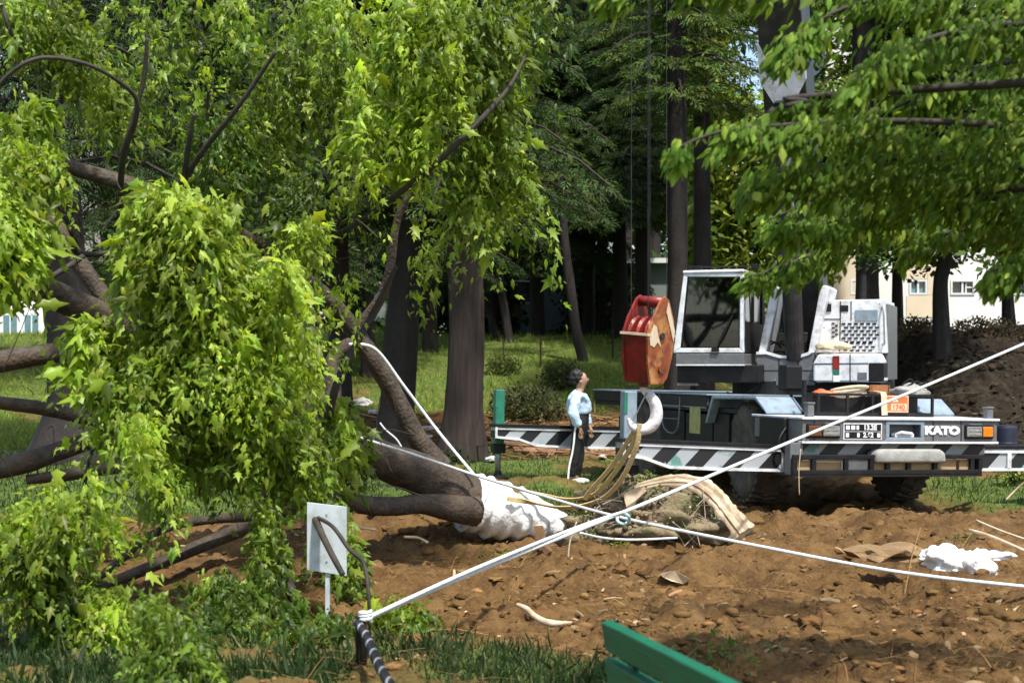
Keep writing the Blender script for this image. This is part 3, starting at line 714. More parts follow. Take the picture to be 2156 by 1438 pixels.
def lump(c_, sc_, seed, sub=3, amp=.25, fr=3.0, drape=0):
    bm = bmesh.new(); bmesh.ops.create_icosphere(bm, subdivisions=sub, radius=1); r2 = np.random.default_rng(seed).random(6)*30
    from mathutils import noise as mn
    m = MB(); vs = []
    for v in bm.verts:
        q = v.co.copy(); d = 1+amp*(mn.noise(q*fr*.5+Vector(r2[:3]))*1.4+mn.noise(q*fr*1.7+Vector(r2[3:]))*.6)
        q = q*d; q.z = max(q.z, -.35)
        vs.append((c_[0]+q.x*sc_[0], c_[1]+q.y*sc_[1], c_[2]+q.z*sc_[2]))
    m.add(vs, [[v.index for v in f.verts] for f in bm.faces]); bm.free(); return m
cq = FC.px(1915, 820, 1, .9)
thing_at('canvas_bundle', lump((cq.x, .9, zT+.02), (.26,.22,.11), 3, amp=.4), M_greycloth, 'grey canvas bundle lying at the right of the deck basket', 'bundle', smooth=True)
m = MB(); 
for k in range(3): m.tube(spline([(cq.x-.2+.1*k, .8, zT+.10), (cq.x-.1+.1*k, .75, zT+.2-.03*k), (cq.x+.02+.08*k, .8, zT+.15), (cq.x+.1+.05*k, .7, zT+.10)], None, 5)[0], .012, 6)
thing_at('black_cable', m, M_black, 'loops of black cable on the grey canvas bundle in the basket', 'cable')
cq = FC.px(1735, 824, 1, .8)
thing_at('orange_rag', lump((cq.x, .8, zT+.0), (.14,.12,.045), 5, amp=.5), M_orange, 'orange rag at the left corner of the deck basket', 'rag', smooth=True)
a, b_ = FC.px(1861, 832, 1, y0_-.03), FC.px(1913, 869, 1, y0_-.03)
m = MB(); m.box((a.x, y0_-.028, b_.z), (b_.x, y0_-.012, a.z)); op = m.build('number_plate', M_orange, None, bevel=.004); op.matrix_world = MC
tag(op, 'orange plate numbered 1740 fixed on the front of the deck basket', 'sign plate')
ww = b_.x-a.x; hh = a.z-b_.z
m = MB()
for c_ in (((a.x+.006, b_.z+.006), (b_.x-.006, b_.z+.018)), ((a.x+.006, a.z-.018), (b_.x-.006, a.z-.006)), ((a.x+.006, b_.z+.018), (a.x+.016, a.z-.018)), ((b_.x-.016, b_.z+.018), (b_.x-.006, a.z-.018))): m.box((c_[0][0], y0_-.032, c_[0][1]), (c_[1][0], y0_-.027, c_[1][1]))
m.box((a.x+.11, y0_-.031, b_.z+.03), (b_.x-.03, y0_-.0272, b_.z+hh*.52)); m.prism([(a.x+.10, b_.z+hh*.62), (a.x+.22, b_.z+hh*.62), (a.x+.19, b_.z+hh*.88)], y0_-.031, y0_-.0275)
m.build('plate_border', M_canvas, op)
put_text('plate_number', '1740', hh*.42, ((a.x+b_.x)/2+.035, y0_-.0325, b_.z+hh*.30), M_orange, op, bold=.003, ext=.002)

# --- superstructure
def sbox(name, p0, q0, p1, q1, y0_, y1_, mm, bev=.01, parent=crane): return cbox(name, p0, q0, p1, q1, y0_, y1_, mm, bev, FS, parent)
def sprism(name, pts, y0_, y1_, mm, bev=.01, parent=crane):
    m = MB(); m.prism(FS.xz(pts, y0_), y0_, y1_); return cpart(name, sup(m), mm, parent, bevel=bev)
m = MB(); m.lathe([(.62, 1.42), (.62, 1.62)], 36, Matrix.Identity(4)); cpart('turntable', sup(m), M_black)
YF = -1.0      # cab front plane
sbox('cab_underbody', 1425, 768, 1600, 806, YF+.08, .75, M_black, .02)
sbox('turntable_base', 1585, 800, 1855, 826, -.55, 1.3, M_black, .02)
m = MB(); cabf = FS.xz([(1417, 743), (1439, 577), (1566, 575), (1566, 743)], YF)
cabi = FS.xz([(1432, 733), (1447, 583), (1558, 583), (1557, 733)], YF)
for i in range(4):
    j = (i+1) % 4; m.prism([cabf[i], cabf[j], cabi[j], cabi[i]], YF, YF+.07)
cab = cpart('cab', sup(m), M_cream, bevel=.012)
m = MB(); m.prism(cabi, YF+.03, YF+.036); sup(m).build('windshield', M_glass, cab)
m = MB(); g2 = FS.xz([(1432, 733), (1447, 583), (1558, 583), (1557, 733)], YF)
cc_ = Vector((sum(p[0] for p in g2)/4, 0, sum(p[1] for p in g2)/4)); 
for i in range(4):
    a, b_ = g2[i], g2[(i+1) % 4]; f_ = .955
    ai, bi = ((p[0]-cc_.x)*f_+cc_.x, (p[1]-cc_.z)*(.97)+cc_.z) if False else (0, 0), 0
    p1 = ((a[0]-cc_.x)*f_+cc_.x, (a[1]-cc_.z)*.97+cc_.z); p2 = ((b_[0]-cc_.x)*f_+cc_.x, (b_[1]-cc_.z)*.97+cc_.z)
    m.prism([a, b_, p2, p1], YF+.012, YF+.028)
sup(m).build('window_seal', M_black, cab)
YB = .55
def side_wall(x0b, x0t, name, mm, win=True):
    # wall lying along y between bottom x and top x, with a window opening
    zb, zs, zt = cabf[0][1], cabf[0][1]+.45, cabf[1][1]
    X = lambda z: x0b+(x0t-x0b)*(z-zb)/(zt-zb)
    m = MB()
    def slab(ya, yb, za, zc):
        t_ = .025; m.add([(X(za)-t_, ya, za), (X(za)+t_, ya, za), (X(za)+t_, yb, za), (X(za)-t_, yb, za), (X(zc)-t_, ya, zc), (X(zc)+t_, ya, zc), (X(zc)+t_, yb, zc), (X(zc)-t_, yb, zc)], [(0,3,2,1),(4,5,6,7),(0,1,5,4),(1,2,6,5),(2,3,7,6),(3,0,4,7)])
    slab(YF+.07, YB, zb, zs); slab(YF+.07, YB, zt-.08, zt); slab(YF+.07, YF+.14, zs, zt-.08); slab(YB-.12, YB, zs, zt-.08); slab(-.25, -.20, zs, zt-.08)
    sup(m).build(name, mm, cab, bevel=.006)
    m = MB(); t_ = .004
    for ya, yb in ((YF+.14, -.25), (-.20, YB-.12)):
        m.add([(X(zs)-t_, ya, zs), (X(zs)+t_, ya, zs), (X(zs)+t_, yb, zs), (X(zs)-t_, yb, zs), (X(zt-.08)-t_, ya, zt-.08), (X(zt-.08)+t_, ya, zt-.08), (X(zt-.08)+t_, yb, zt-.08), (X(zt-.08)-t_, yb, zt-.08)], [(0,3,2,1),(4,5,6,7),(0,1,5,4),(1,2,6,5),(2,3,7,6),(3,0,4,7)])
    sup(m).build('side_window', M_glass, cab)
side_wall(cabf[0][0]+.03, cabf[1][0]+.03, 'cab_side', M_cream)
side_wall(cabf[3][0]-.03, cabf[2][0]-.03, 'cab_side', M_black)
m = MB(); m.box((cabf[1][0]-.01, YF-.02, cabf[1][1]), (cabf[2][0]+.01, YB+.02, cabf[1][1]+.05)); sup(m).build('cab_roof', M_cream, cab, bevel=.02)
m = MB(); m.box((cabf[0][0], YB, cabf[0][1]), (cabf[3][0], YB+.04, cabf[1][1]-.001)); sup(m).build('cab_back', M_black, cab)
m = MB(); m.box((cabf[0][0]+.06, YF+.08, cabf[0][1]-.02), (cabf[3][0]-.06, YB-.02, cabf[0][1]+.03)); sup(m).build('cab_floor', M_black, cab)
xm = (cabf[0][0]+cabf[3][0])/2
m = MB(); m.box((xm-.25, -.25, cabf[0][1]+.03), (xm+.25, .25, cabf[0][1]+.30)); m.box((xm-.25, .2, cabf[0][1]+.30), (xm+.25, .34, cabf[0][1]+.95)); sup(m).build('driver_seat', M_greycloth, cab, bevel=.04)
m = MB(); m.box((xm-.42, YF+.12, cabf[0][1]+.03), (xm+.42, YF+.34, cabf[0][1]+.34)); sup(m).build('dashboard', M_panel, cab, bevel=.03)
m = MB(); zz = FS.px(1505, 738, 1, YF-.02).z
p1, p2, p3 = FS.px(1505, 736, 1, YF-.03), FS.px(1527, 700, 1, YF-.015), FS.px(1541, 668, 1, YF-.012)
m.tube([p1, p2, p3], .010, 6); m.tube([FS.px(1512, 722, 1, YF-.012), FS.px(1543, 664, 1, YF-.010)], .014, 6); m.box((p1.x-.05, YF-.04, p1.z-.03), (p1.x+.06, YF-.001, p1.z+.03)); sup(m).build('wiper', M_black, cab)
sbox('cab_apron', 1423, 745, 1566, 767, YF-.005, .6, M_panel, .01, cab)
sbox('apron_trim', 1423, 767, 1566, 770, YF-.015, .6, M_cream, .002, cab)
m = MB()
for p, q in ((1455, 571), (1470, 568), (1590, 570)): v = FS.px(p, q, 1, YF+.1); m.box((v.x-.05, YF+.05, cabf[1][1]+.05), (v.x+.05, YF+.16, cabf[1][1]+.12))
v1, v2 = FS.px(1447, 566, 1, YF+.1), FS.px(1596, 566, 1, YF+.1); m.tube([(v1.x, YF+.1, cabf[1][1]+.10), (v2.x, YF+.1, cabf[1][1]+.10)], .012, 6)
sup(m).build('roof_lamp', M_black, cab, bevel=.01)
m = MB(); v = FS.px(1411, 700, 1, YF-.1); m.box((v.x-.02, YF-.12, v.z-.1), (v.x+.05, YF-.08, v.z-.02)); m.tube([(v.x, YF-.1, v.z-.05), (cabf[0][0]+.04, YF+.02, v.z-.06)], .01, 6); sup(m).build('side_mirror', M_cream, cab, bevel=.01)

# boom-foot brackets with the boom between them
sprism('boom_bracket', [(1596, 745), (1612, 744), (1643, 612), (1633, 602), (1624, 606)], -.55, .25, M_cream, .015)
sprism('boom_bracket', [(1701, 745), (1716, 744), (1746, 606), (1738, 600), (1727, 604)], -.55, .25, M_cream, .015)
sprism('frame_front', [(1590, 745), (1612, 744), (1640, 751), (1680, 752), (1702, 744), (1716, 745), (1716, 812), (1612, 812), (1590, 760)], -.60, -.35, M_panel, .015)
sprism('frame_top_edge', [(1592, 741), (1612, 740), (1640, 748), (1680, 749), (1702, 741), (1712, 742), (1702, 748), (1680, 755), (1640, 754), (1612, 746), (1592, 747)], -.62, -.34, M_cream, .004)
sbox('winch_drum_guard', 1618, 700, 1700, 742, .0, .5, M_boom, .02)
m = MB()
for k in range(5):
    v = FS.px(1622+16*k, 722+3*(k % 2), 1, -.3); m.tube(spline([(v.x-.1, -.32, v.z), (v.x, -.4, v.z+.03), (v.x+.12, -.34, v.z-.02), (v.x+.14, -.2, v.z-.06)], None, 4)[0], .014, 6)
cpart('hydraulic_hose', sup(m), M_black)
# engine housing
sprism('engine_housing', [(1718, 744), (1745, 632), (1862, 630), (1868, 744)], -.35, 1.0, M_cream, .015)
sbox('housing_side', 1863, 640, 1871, 800, -.2, .98, M_panel, .006)
sprism('hood', [(1712, 805), (1712, 765), (1722, 746), (1850, 744), (1858, 760), (1862, 805)], -.85, -.352, M_cream, .03)
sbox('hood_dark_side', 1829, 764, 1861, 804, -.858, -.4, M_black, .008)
m = MB()
for rw in range(6):
    for cc2 in range(6):
        if rw == 5 and cc2 > 4: continue
        p = 1776+cc2*13.0+(rw % 2)*5.5; q = 682+rw*7.6; v = FS.px(p, q, 1, -.355); m.box((v.x-.028, -.362, v.z-.012), (v.x+.028, -.349, v.z+.012))
for rw in range(3):
    for cc2 in range(5): p = 1780+cc2*13+(rw % 2)*6; q = 723+rw*7.5; v = FS.px(p, q, 1, -.355); m.box((v.x-.026, -.362, v.z-.011), (v.x+.026, -.349, v.z+.011))
for k in range(7): v = FS.px(1754+(k % 2)*7, 681+k*4.6, 1, -.355); m.box((v.x-.02, -.362, v.z-.011), (v.x+.02, -.349, v.z+.011))
tag(cpart('vent_slot', sup(m), M_black), kind='stuff')
sbox('housing_panel', 1800, 653, 1848, 676, -.362, -.349, M_sky, .004)
sbox('housing_window', 1730, 640, 1750, 656, -.37, -.349, M_black, .004); sbox('housing_window', 1768, 643, 1786, 656, -.362, -.349, M_black, .004)
sbox('reflector_strap', 1753, 749, 1767, 778, -.868, -.84, M_red, .003); sbox('reflector_strap', 1754, 778.5, 1767, 790, -.866, -.84, M_green, .003); sbox('reflector_strap', 1754, 790.5, 1767, 804, -.868, -.84, M_white, .003)
sbox('maker_badge', 1806, 784, 1825, 799, -.862, -.84, M_panel, .002)
m = MB(); v = FS.px(1768, 655, 1, .2); m.tube([(v.x+.3, .5, v.z), (v.x+.3, .5, v.z+.55)], .05, 12); cpart('exhaust_pipe', sup(m), M_black)
# folded sling on the hood
v = FS.px(1755, 735, 1, -.6); top = FS.px(1755, 746, 1, -.6).z
m = lump((v.x, -.6, top+.10), (.22,.17,.10), 9, amp=.35); thing_at('canvas_bag', m, M_canvas, 'khaki canvas bag lying on the white crane hood', 'bag', MSw, smooth=True)
m = sweep_band([(v.x-.22+.05*k, -.70, top+.03+.012*math.sin(k)) for k in range(14)], .09, .012, (0,1,0)); thing_at('flat_sling', m, M_canvas, 'flat beige sling laid out on the crane hood under the canvas bag', 'sling', MSw)

# seams, bolts, handles, hoses and cables that break up the flat panels
def seam(p0, q0, p1, q1, yy, fr=FS, w_=.006, mm=None, nm='panel_seam', par=crane):
    a, b_ = fr.px(p0, q0, 1, yy), fr.px(p1, q1, 1, yy); d = (b_-a).normalized(); nn = Vector((-d.z, 0, d.x))*w_
    m = MB(); m.add([a+nn, b_+nn, b_-nn, a-nn]+[v+Vector((0, .01, 0)) for v in (a+nn, b_+nn, b_-nn, a-nn)], [(0,1,2,3),(7,6,5,4),(0,4,5,1),(1,5,6,2),(2,6,7,3),(3,7,4,0)])
    if fr is FS: sup(m)
    return m.build(nm, mm or M_black, par)
seam(1792, 634, 1792, 674, -.358); seam(1726, 672, 1770, 672, -.358); seam(1770, 634, 1768, 742, -.358); seam(1714, 766, 1828, 765, -.856); seam(1790, 746, 1790, 804, -.857)
seam(1640, 754, 1640, 810, -.606); seam(1680, 754, 1680, 810, -.606); seam(1598, 780, 1712, 780, -.606, w_=.004)
seam(1715, 883, 1715, 926, -.006, FC); seam(1965, 886, 1965, 929, -.006, FC); seam(2024, 886, 2024, 929, -.006, FC)
def bolts(pts, yy, fr=FS, r_=.012):
    for p, q in pts:
        v = fr.px(p, q, 1, yy); m = MB(); m.lathe([(r_, 0), (r_, .008), (r_*.6, .014)], 8, Matrix.Translation(v) @ Matrix.Rotation(R(90), 4, 'X'))
        if fr is FS: sup(m)
        m.build('bolt', M_steel, crane)
bolts([(1796,660),(1852,640),(1852,700),(1852,735),(1722,740),(1735,690),(1602,770),(1632,800),(1704,800),(1672,764)], -.61)
bolts([(1700,884),(1864,884),(1945,886),(2018,888),(1700,926),(1864,928),(2018,930)], -.004, FC)
bolts([(1345,948),(1400,975),(1460,982),(1540,985),(1610,988),(1630,952)], LYN-.004, FC)
def hand_rail(pts, yy, fr=FS, r_=.013, mm=None, nm='grab_handle'):
    m = MB(); P, _ = spline([fr.px(p, q, 1, yy+dy) for p, q, dy in pts], None, 5); m.tube(P, r_, 7)
    if fr is FS: sup(m)
    return m.build(nm, mm or M_black, crane, smooth=True)
hand_rail([(1574,620,.0),(1578,622,-.08),(1580,680,-.08),(1576,684,0)], YF)
hand_rail([(1856,650,.02),(1860,652,-.06),(1862,720,-.06),(1858,724,.02)], -.36, mm=M_steel)
hand_rail([(1725,808,0),(1700,800,-.12),(1690,830,-.15),(1698,862,-.1)], -.9, mm=M_black, nm='hydraulic_hose')
hand_rail([(1600,806,0),(1585,820,-.1),(1560,832,-.1),(1530,826,0)], -.7, mm=M_black, nm='hydraulic_hose')
hand_rail([(1655,900,0),(1640,930,-.04),(1660,960,-.04),(1680,975,0)], .34, FC, .018, M_black, 'hydraulic_hose')
for i in range(5):
    v0 = FC.px(1405+i*26, 842, 0, -1.315); m = MB(); m.box((-1.312, v0.y-.10, 1.27), (-1.300, v0.y+.10, 1.36)); m.build('deck_hatch', M_panel, crane, bevel=.004)
sbox('step_plate', 1425, 806, 1470, 812, YF+.2, YF+.5, M_steel, .003)
m = MB(); P, _ = spline([FC.px(1388, 830, 0, -1.33), FC.px(1398, 900, 0, -1.36), FC.px(1425, 905, 0, -1.36), FC.px(1432, 835, 0, -1.33)], None, 6); m.tube(P, .012, 6); m.build('ladder_rail', M_panel, crane)
for q in (855, 880): m = MB(); a, b_ = FC.px(1393, q, 0, -1.345), FC.px(1429, q+2, 0, -1.345); m.tube([a, b_], .010, 6); m.build('ladder_rung', M_panel, crane)
# control levers and console seen through the windshield
for k in range(3): m = MB(); m.tube([(xm-.2+.2*k, YF+.30, cabf[0][1]+.34), (xm-.2+.2*k, YF+.36, cabf[0][1]+.58)], .012, 6); m.tube([(xm-.2+.2*k, YF+.36, cabf[0][1]+.58), (xm-.2+.2*k, YF+.365, cabf[0][1]+.62)], .022, 8); sup(m).build('control_lever', M_black, cab)

# --- boom
el = R(68)
foot = Vector((4.50, 21.75, 2.25))
hd = Vector((-math.sin(R(22)), -math.cos(R(22)), 0)); bd = hd*math.cos(el)+Vector((0, 0, math.sin(el)))
side = Vector((math.cos(R(22)), -math.sin(R(22)), 0)); und = side.cross(bd)
if und.y > 0: und = -und
MBm = Matrix((( side.x, und.x, bd.x, foot.x), (side.y, und.y, bd.y, foot.y), (side.z, und.z, bd.z, foot.z), (0,0,0,1)))
MBl = MC.inverted() @ MBm
def bpart(name, m, mm, parent=crane, **k):
    m.v = [tuple(MBl @ Vector(v)) for v in m.v]; return m.build(name, mm, parent, **k)
m = MB(); m.box((-.31, -.38, -.3), (.31, .30, 8.0)); m.box((-.20,-.2,-.9),(.20,.25,-.3)); boom = bpart('boom', m, M_boom, bevel=.02)
bt = None
for t in np.arange(10, 34, .02):
    p = foot+bd*t
    if p.x/p.y*F+CX < 1361: bt = float(t); break
bt = bt or 24.0
tip = foot+bd*bt
L1 = bt-.8
m = MB(); m.box((-.26, -.32, 8.0), (.26, .24, 8.0+(L1-8)*.5)); bpart('boom_section', m, M_cream, bevel=.02)
m = MB(); m.box((-.21, -.26, 8.0+(L1-8)*.5), (.21, .18, L1)); bpart('boom_section', m, M_cream, bevel=.02)
m = MB(); m.box((-.28, -.30, L1), (.28, .34, L1+.9)); m.box((-.34, -.42, 7.8), (.34, .33, 8.1)); bpart('boom_head', m, M_cream, bevel=.02)
# white lug plate on the underside where the lift ram pushes
zc = (1.85+(770-165)/3000*20.3-foot.z)/math.sin(el)
m = MB()
m.add([(-.325, .305, zc+.62), (-.325, .305, zc+.05), (-.10, .305, zc-.34), (.10, .305, zc-.34), (.325, .305, zc+.05), (.325, .305, zc+.75), (.20, .305, zc+.34), (-.20, .305, zc+.30),
       (-.325, .36, zc+.62), (-.325, .36, zc+.05), (-.10, .40, zc-.34), (.10, .40, zc-.34), (.325, .36, zc+.05), (.325, .36, zc+.75), (.20, .36, zc+.34), (-.20, .36, zc+.30)],
      [(0,1,7),(1,2,3,4,6,7),(4,5,6),(8,15,9),(9,15,14,12,11,10),(12,14,13)]+[(i,(i+1)%8,(i+1)%8+8,i+8) for i in range(8)])
bpart('ram_bracket', m, M_cream)
m = MB(); m.box((-.12,.36,zc-.5),(.12,.52,zc-.22)); m.tube([(-.2,.44,zc-.36),(.2,.44,zc-.36)],.06,12); bpart('ram_pin', m, M_black, bevel=.01)
lo = Vector((foot.x, foot.y, 1.95))+hd*.95
hi = MBm @ Vector((0, .44, zc-.36)); mid_ = lo.lerp(hi, .62)
m = MB(); m.tube([lo, mid_], .14, 16); m.v = [tuple(MC.inverted() @ Vector(v)) for v in m.v]; m.build('lift_ram', M_boom, crane, smooth=False)
m = MB(); m.tube([mid_, hi], .085, 14); m.v = [tuple(MC.inverted() @ Vector(v)) for v in m.v]; m.build('ram_rod', M_steel, crane, smooth=False)

# --- hook block hanging from the boom head
HKY = tip.y; print('hook Y', HKY, 'boom t', bt, 'tip', tip)
Mh = Matrix.Translation(at(1358, 806, HKY)) @ Matrix.Rotation(R(-40), 4, 'Z') @ Matrix.Rotation(R(5), 4, 'Y')
k_ = HKY/14.0
hook = empty('hook_block', (0,0,0), label='red and cream crane hook block hanging beside the cab', cat='hook block'); hook.matrix_world = Mh
prof = [(-.13, 0), (.08, 0), (.15, .06), (.205, .25), (.235, .46), (.20, .62), (.09, .82), (.02, .86), (-.05, .82), (-.17, .64), (-.235, .48), (-.20, .2)]
prof = [(a*k_, b_*k_) for a, b_ in prof]
hw = .145*k_
def cheek(x, mm):
    vs = [(x-.012, y, z) for y, z in prof]+[(x+.012, y, z) for y, z in prof]; nn = len(prof); m = MB()
    m.add(vs, [tuple(range(nn)), tuple(range(2*nn-1, nn-1, -1))]+[(i, i+nn, (i+1) % nn+nn, (i+1) % nn) for i in range(nn)]); return m.build('cheek_plate', mm, hook, bevel=.004)
cheek(-hw, M_red); cheek(hw, M_red2)
m = MB()
m.add([(hw+.013, y*k_, z*k_) for y, z in ((.07,.80),(.215,.52),(.20,.42),(.05,.70))]+[(hw+.020, y*k_, z*k_) for y, z in ((.07,.80),(.215,.52),(.20,.42),(.05,.70))], [(0,1,2,3),(7,6,5,4),(0,4,5,1),(1,5,6,2),(2,6,7,3),(3,7,4,0)])
m.build('worn_edge_plate', M_creamplate, hook)
m = MB(); q_ = ((-.21,.45),(-.15,.58),(-.10,.56),(-.06,.46),(.0,.36),(-.07,.41),(-.12,.36),(-.19,.38)); n_ = len(q_)
m.add([(hw+.013, y*k_, z*k_) for y, z in q_]+[(hw+.017, y*k_, z*k_) for y, z in q_], [tuple(range(n_)), tuple(range(2*n_-1, n_-1, -1))]+[(i, (i+1)%n_, (i+1)%n_+n_, i+n_) for i in range(n_)]); m.build('worn_patch', M_creamplate, hook)
m = MB(); m.box((-hw, -.12*k_, .0), (hw, .08*k_, .03)); m.prism([], 0, 0) if False else None
fr_ = [(-.130, .005), (-.233, .478), (-.21, .478), (-.105, .005)]
m.add([(-hw+.013, y*k_, z*k_) for y, z in fr_]+[(hw-.013, y*k_, z*k_) for y, z in fr_], [(0,1,2,3),(7,6,5,4),(0,4,5,1),(1,5,6,2),(2,6,7,3),(3,7,4,0)])
m.build('front_cover', M_red, hook)
m = MB(); m.box((-hw-.02, -.25*k_, .468*k_), (hw+.02, -.20*k_, .492*k_)); m.build('cover_rim', M_creamplate, hook)
for i in range(3):
    x = -hw+.045+(2*hw-.09)*i/2; Mq = Matrix.Translation((x, 0, .47*k_)) @ Matrix.Rotation(R(90), 4, 'Y'); m = MB()
    m.lathe([(.06,-.02),(.185*k_,-.024),(.165*k_,0),(.185*k_,.024),(.06,.02)], 28, Mq); m.build('sheave', M_red, hook, smooth=False)
m = MB(); m.tube([(-hw-.01, .015, .80*k_), (hw+.01, .015, .80*k_)], .05*k_, 14); m.build('top_spacer', M_red, hook, smooth=True)
m = MB(); m.tube([(-hw-.03, 0, .47*k_), (hw+.03, 0, .47*k_)], .035, 12); m.build('axle_pin', M_boom, hook)
m = MB(); m.tube([(hw+.006, .02, .16*k_), (hw+.03, .02, .16*k_)], .05, 14); m.build('trunnion_cap', M_red2, hook)
# hoist lines
Minv = Mh.inverted()
for i in range(4):
    x = -hw+.045+(2*hw-.09)*(i // 2); yy = -.16*k_ if i % 2 else .16*k_
    a = Vector((x, yy, .55*k_)); wtop = Mh @ a; wtop.z = tip.z+.2
    m = MB(); m.tube([a, Minv @ Vector((wtop.x*1.0, wtop.y, wtop.z))], .0032, 6); m.build('hoist_rope', M_boom, hook)
# the hook itself
hp = [(1354, 803), (1354, 818), (1366, 830), (1379, 850), (1382, 876), (1371, 897), (1350, 905), (1331, 897), (1322, 880)]
hr = [6, 7, 10, 12.5, 13.5, 13, 11, 8, 3]
P_, R_ = spline([Minv @ at(p, q, HKY) for p, q in hp], [r_/F*HKY for r_ in hr], 5)
m = MB(); m.tube(P_, R_, 16); m.build('hook', M_hook, hook, smooth=True)
m = MB(); m.tube([Minv @ at(1354, 800, HKY), Minv @ at(1354, 815, HKY)], .055, 14); m.build('swivel_nut', M_red, hook, smooth=False)
m = MB(); m.tube([Minv @ at(1362, 826, HKY-.05), Minv @ at(1333, 884, HKY-.05)], .008, 6); m.build('safety_latch', M_steel, hook)

# operator's slings: from the hook bowl down to the wrapped trunk
def sling(pts, w_, label, side, sag=0):
    P, _ = spline([at(*p) for p in pts], None, 7)
    m = sweep_band(P, w_, .012, side); o = m.build('lifting_sling', M_strap, None, smooth=False)
    return tag(o, label, 'sling', 'straw-coloured lifting slings')
sling([(1352,893,HKY), (1325,948,HKY+.1), (1290,1000,HKY+.3), (1252,1040,HKY+.5), (1200,1051,HKY+.7), (1140,1040,HKY+.8), (1080,1030,14.75), (1052,1045,14.7)], .05, 'straw lifting sling forming the upper edge of the loop between hook and trunk', (.75,.45,-.45))
sling([(1347,893,HKY-.06), (1340,940,HKY), (1312,1003,HKY+.15), (1275,1045,HKY+.35), (1228,1064,HKY+.5), (1175,1068,HKY+.6), (1120,1058,14.6), (1068,1050,14.5)], .05, 'straw lifting sling forming the lower edge of the loop between hook and trunk', (.75,.4,-.5))
sling([(1345,891,HKY+.08), (1318,935,HKY+.15), (1285,985,HKY+.3), (1240,1036,HKY+.45), (1232,1052,HKY+.5)], .045, 'short inner straw sling ending where the sling loop bends', (.75,.3,-.5))
# ------------------------------------------------------------------ fallen tree
fallen = empty('fallen_tree', at(1020, 1080, 14.8), label='big bright-green broadleaf tree lying on its side with its trunk base wrapped in white cloth', cat='tree')
def rel(o, parent):     # keep world-space mesh data under a moved parent
    o.parent = parent; o.matrix_parent_inverse = parent.matrix_world.inverted() if parent.type != 'EMPTY' else Matrix.Translation(-Vector(parent.location)); return o
def bark_tube(name, pts, rad, mm, parent, seg=14, k=8, wob=.06, seed=0):
    P, Rr = spline(pts, rad, k); m = MB(); m.tube(P, Rr, seg)
    rr = np.array(m.v); cen = np.repeat(np.array([p[:] for p in P]), seg, 0); d = rr-cen
    ns = fbm(rr[:, 0]*3.1+seed+rr[:, 2]*2, rr[:, 1]*3+rr[:, 2]*3.3+seed, 3)-0.5
    m.v = [tuple(v) for v in (cen+d*(1+wob*4*ns[:, None]))]
    o = m.build(name, mm, None, smooth=True)
    if parent: rel(o, parent)
    return o
S_ = lambda px_, Y: px_*Y/F
def limb(pts, name='limb', mm=M_bark, parent=None, wob=.06, seed=None):
    """pts: (px, py, Y, radius_px)"""
    return bark_tube(name, [at(p[0], p[1], p[2]) for p in pts], [S_(p[3], p[2]) for p in pts], mm, parent or fallen, seg=14 if max(p[3] for p in pts) > 8 else 8, wob=wob, seed=seed if seed is not None else pts[0][0]*.01)
limb([(1180,1112,15.0,16),(1100,1088,14.9,30),(1050,1072,14.85,44),(1010,1060,14.8,52),(960,1038,14.6,52),(900,1006,14.4,45),(830,978,14.1,42),(760,950,13.8,42),(680,915,13.4,42),(590,860,13.1,38)], 'trunk')
limb([(600,866,13.1,36),(500,800,12.8,32),(400,765,12.6,29),(250,682,12.2,30),(140,632,11.9,31),(40,588,11.6,30),(-120,530,11.2,26)])
limb([(1000,1072,14.5,34),(940,1068,14.3,26),(885,1060,14.2,22),(830,1066,13.9,20),(760,1062,13.6,20),(690,1045,13.3,23),(640,1055,13.0,22),(540,1100,12.6,17),(420,1150,12.2,15),(300,1200,11.9,13),(200,1240,11.6,10)])
limb([(930,985,15.2,26),(880,925,15.1,23),(835,840,15.0,21),(795,770,14.9,20),(740,690,14.8,19),(690,630,14.6,18),(620,570,14.3,19),(555,525,12.6,20),(470,482,11.9,19),(380,440,11.4,18),(270,390,11.2,18),(150,352,11.0,16),(20,300,10.8,13)])
limb([(745,705,14.8,17),(800,630,14.7,11),(822,560,14.6,9),(838,460,14.5,8),(880,390,14.4,8),(950,320,14.2,8),(1020,250,14.0,7),(1070,190,13.9,5)])
limb([(740,720,14.8,15),(700,760,14.7,16),(700,850,14.5,18),(660,930,14.2,22),(650,1010,14.0,22)])
limb([(-80,770,12.5,24),(0,762,12.6,24),(80,748,12.8,22),(170,745,13.0,20),(300,790,13.1,16),(450,850,13.2,16)])
limb([(-60,838,12.0,12),(0,848,12.0,14),(100,862,12.2,14),(210,890,12.4,13),(330,930,12.7,12),(480,960,13,14)])
limb([(-80,985,12.0,20),(0,985,12.1,22),(60,972,12.2,23),(130,948,12.4,20),(250,915,12.6,16),(420,905,12.9,18),(620,930,13.3,22)])
limb([(40,390,13.3,17),(110,470,13.4,19),(160,545,13.4,20),(215,620,13.4,18),(270,690,13.3,15)])
limb([(55,1010,12.2,10),(140,1000,12.3,13),(260,985,12.5,12),(420,1000,12.8,14),(560,1040,13.1,16)])
limb([(180,1240,11.5,6),(240,1190,11.5,9),(330,1120,11.7,9),(430,1095,12.0,9),(540,1085,12.4,11),(620,1062,12.8,12)])
def twig(pts, nm='branch'): return limb(pts, nm, M_twig)
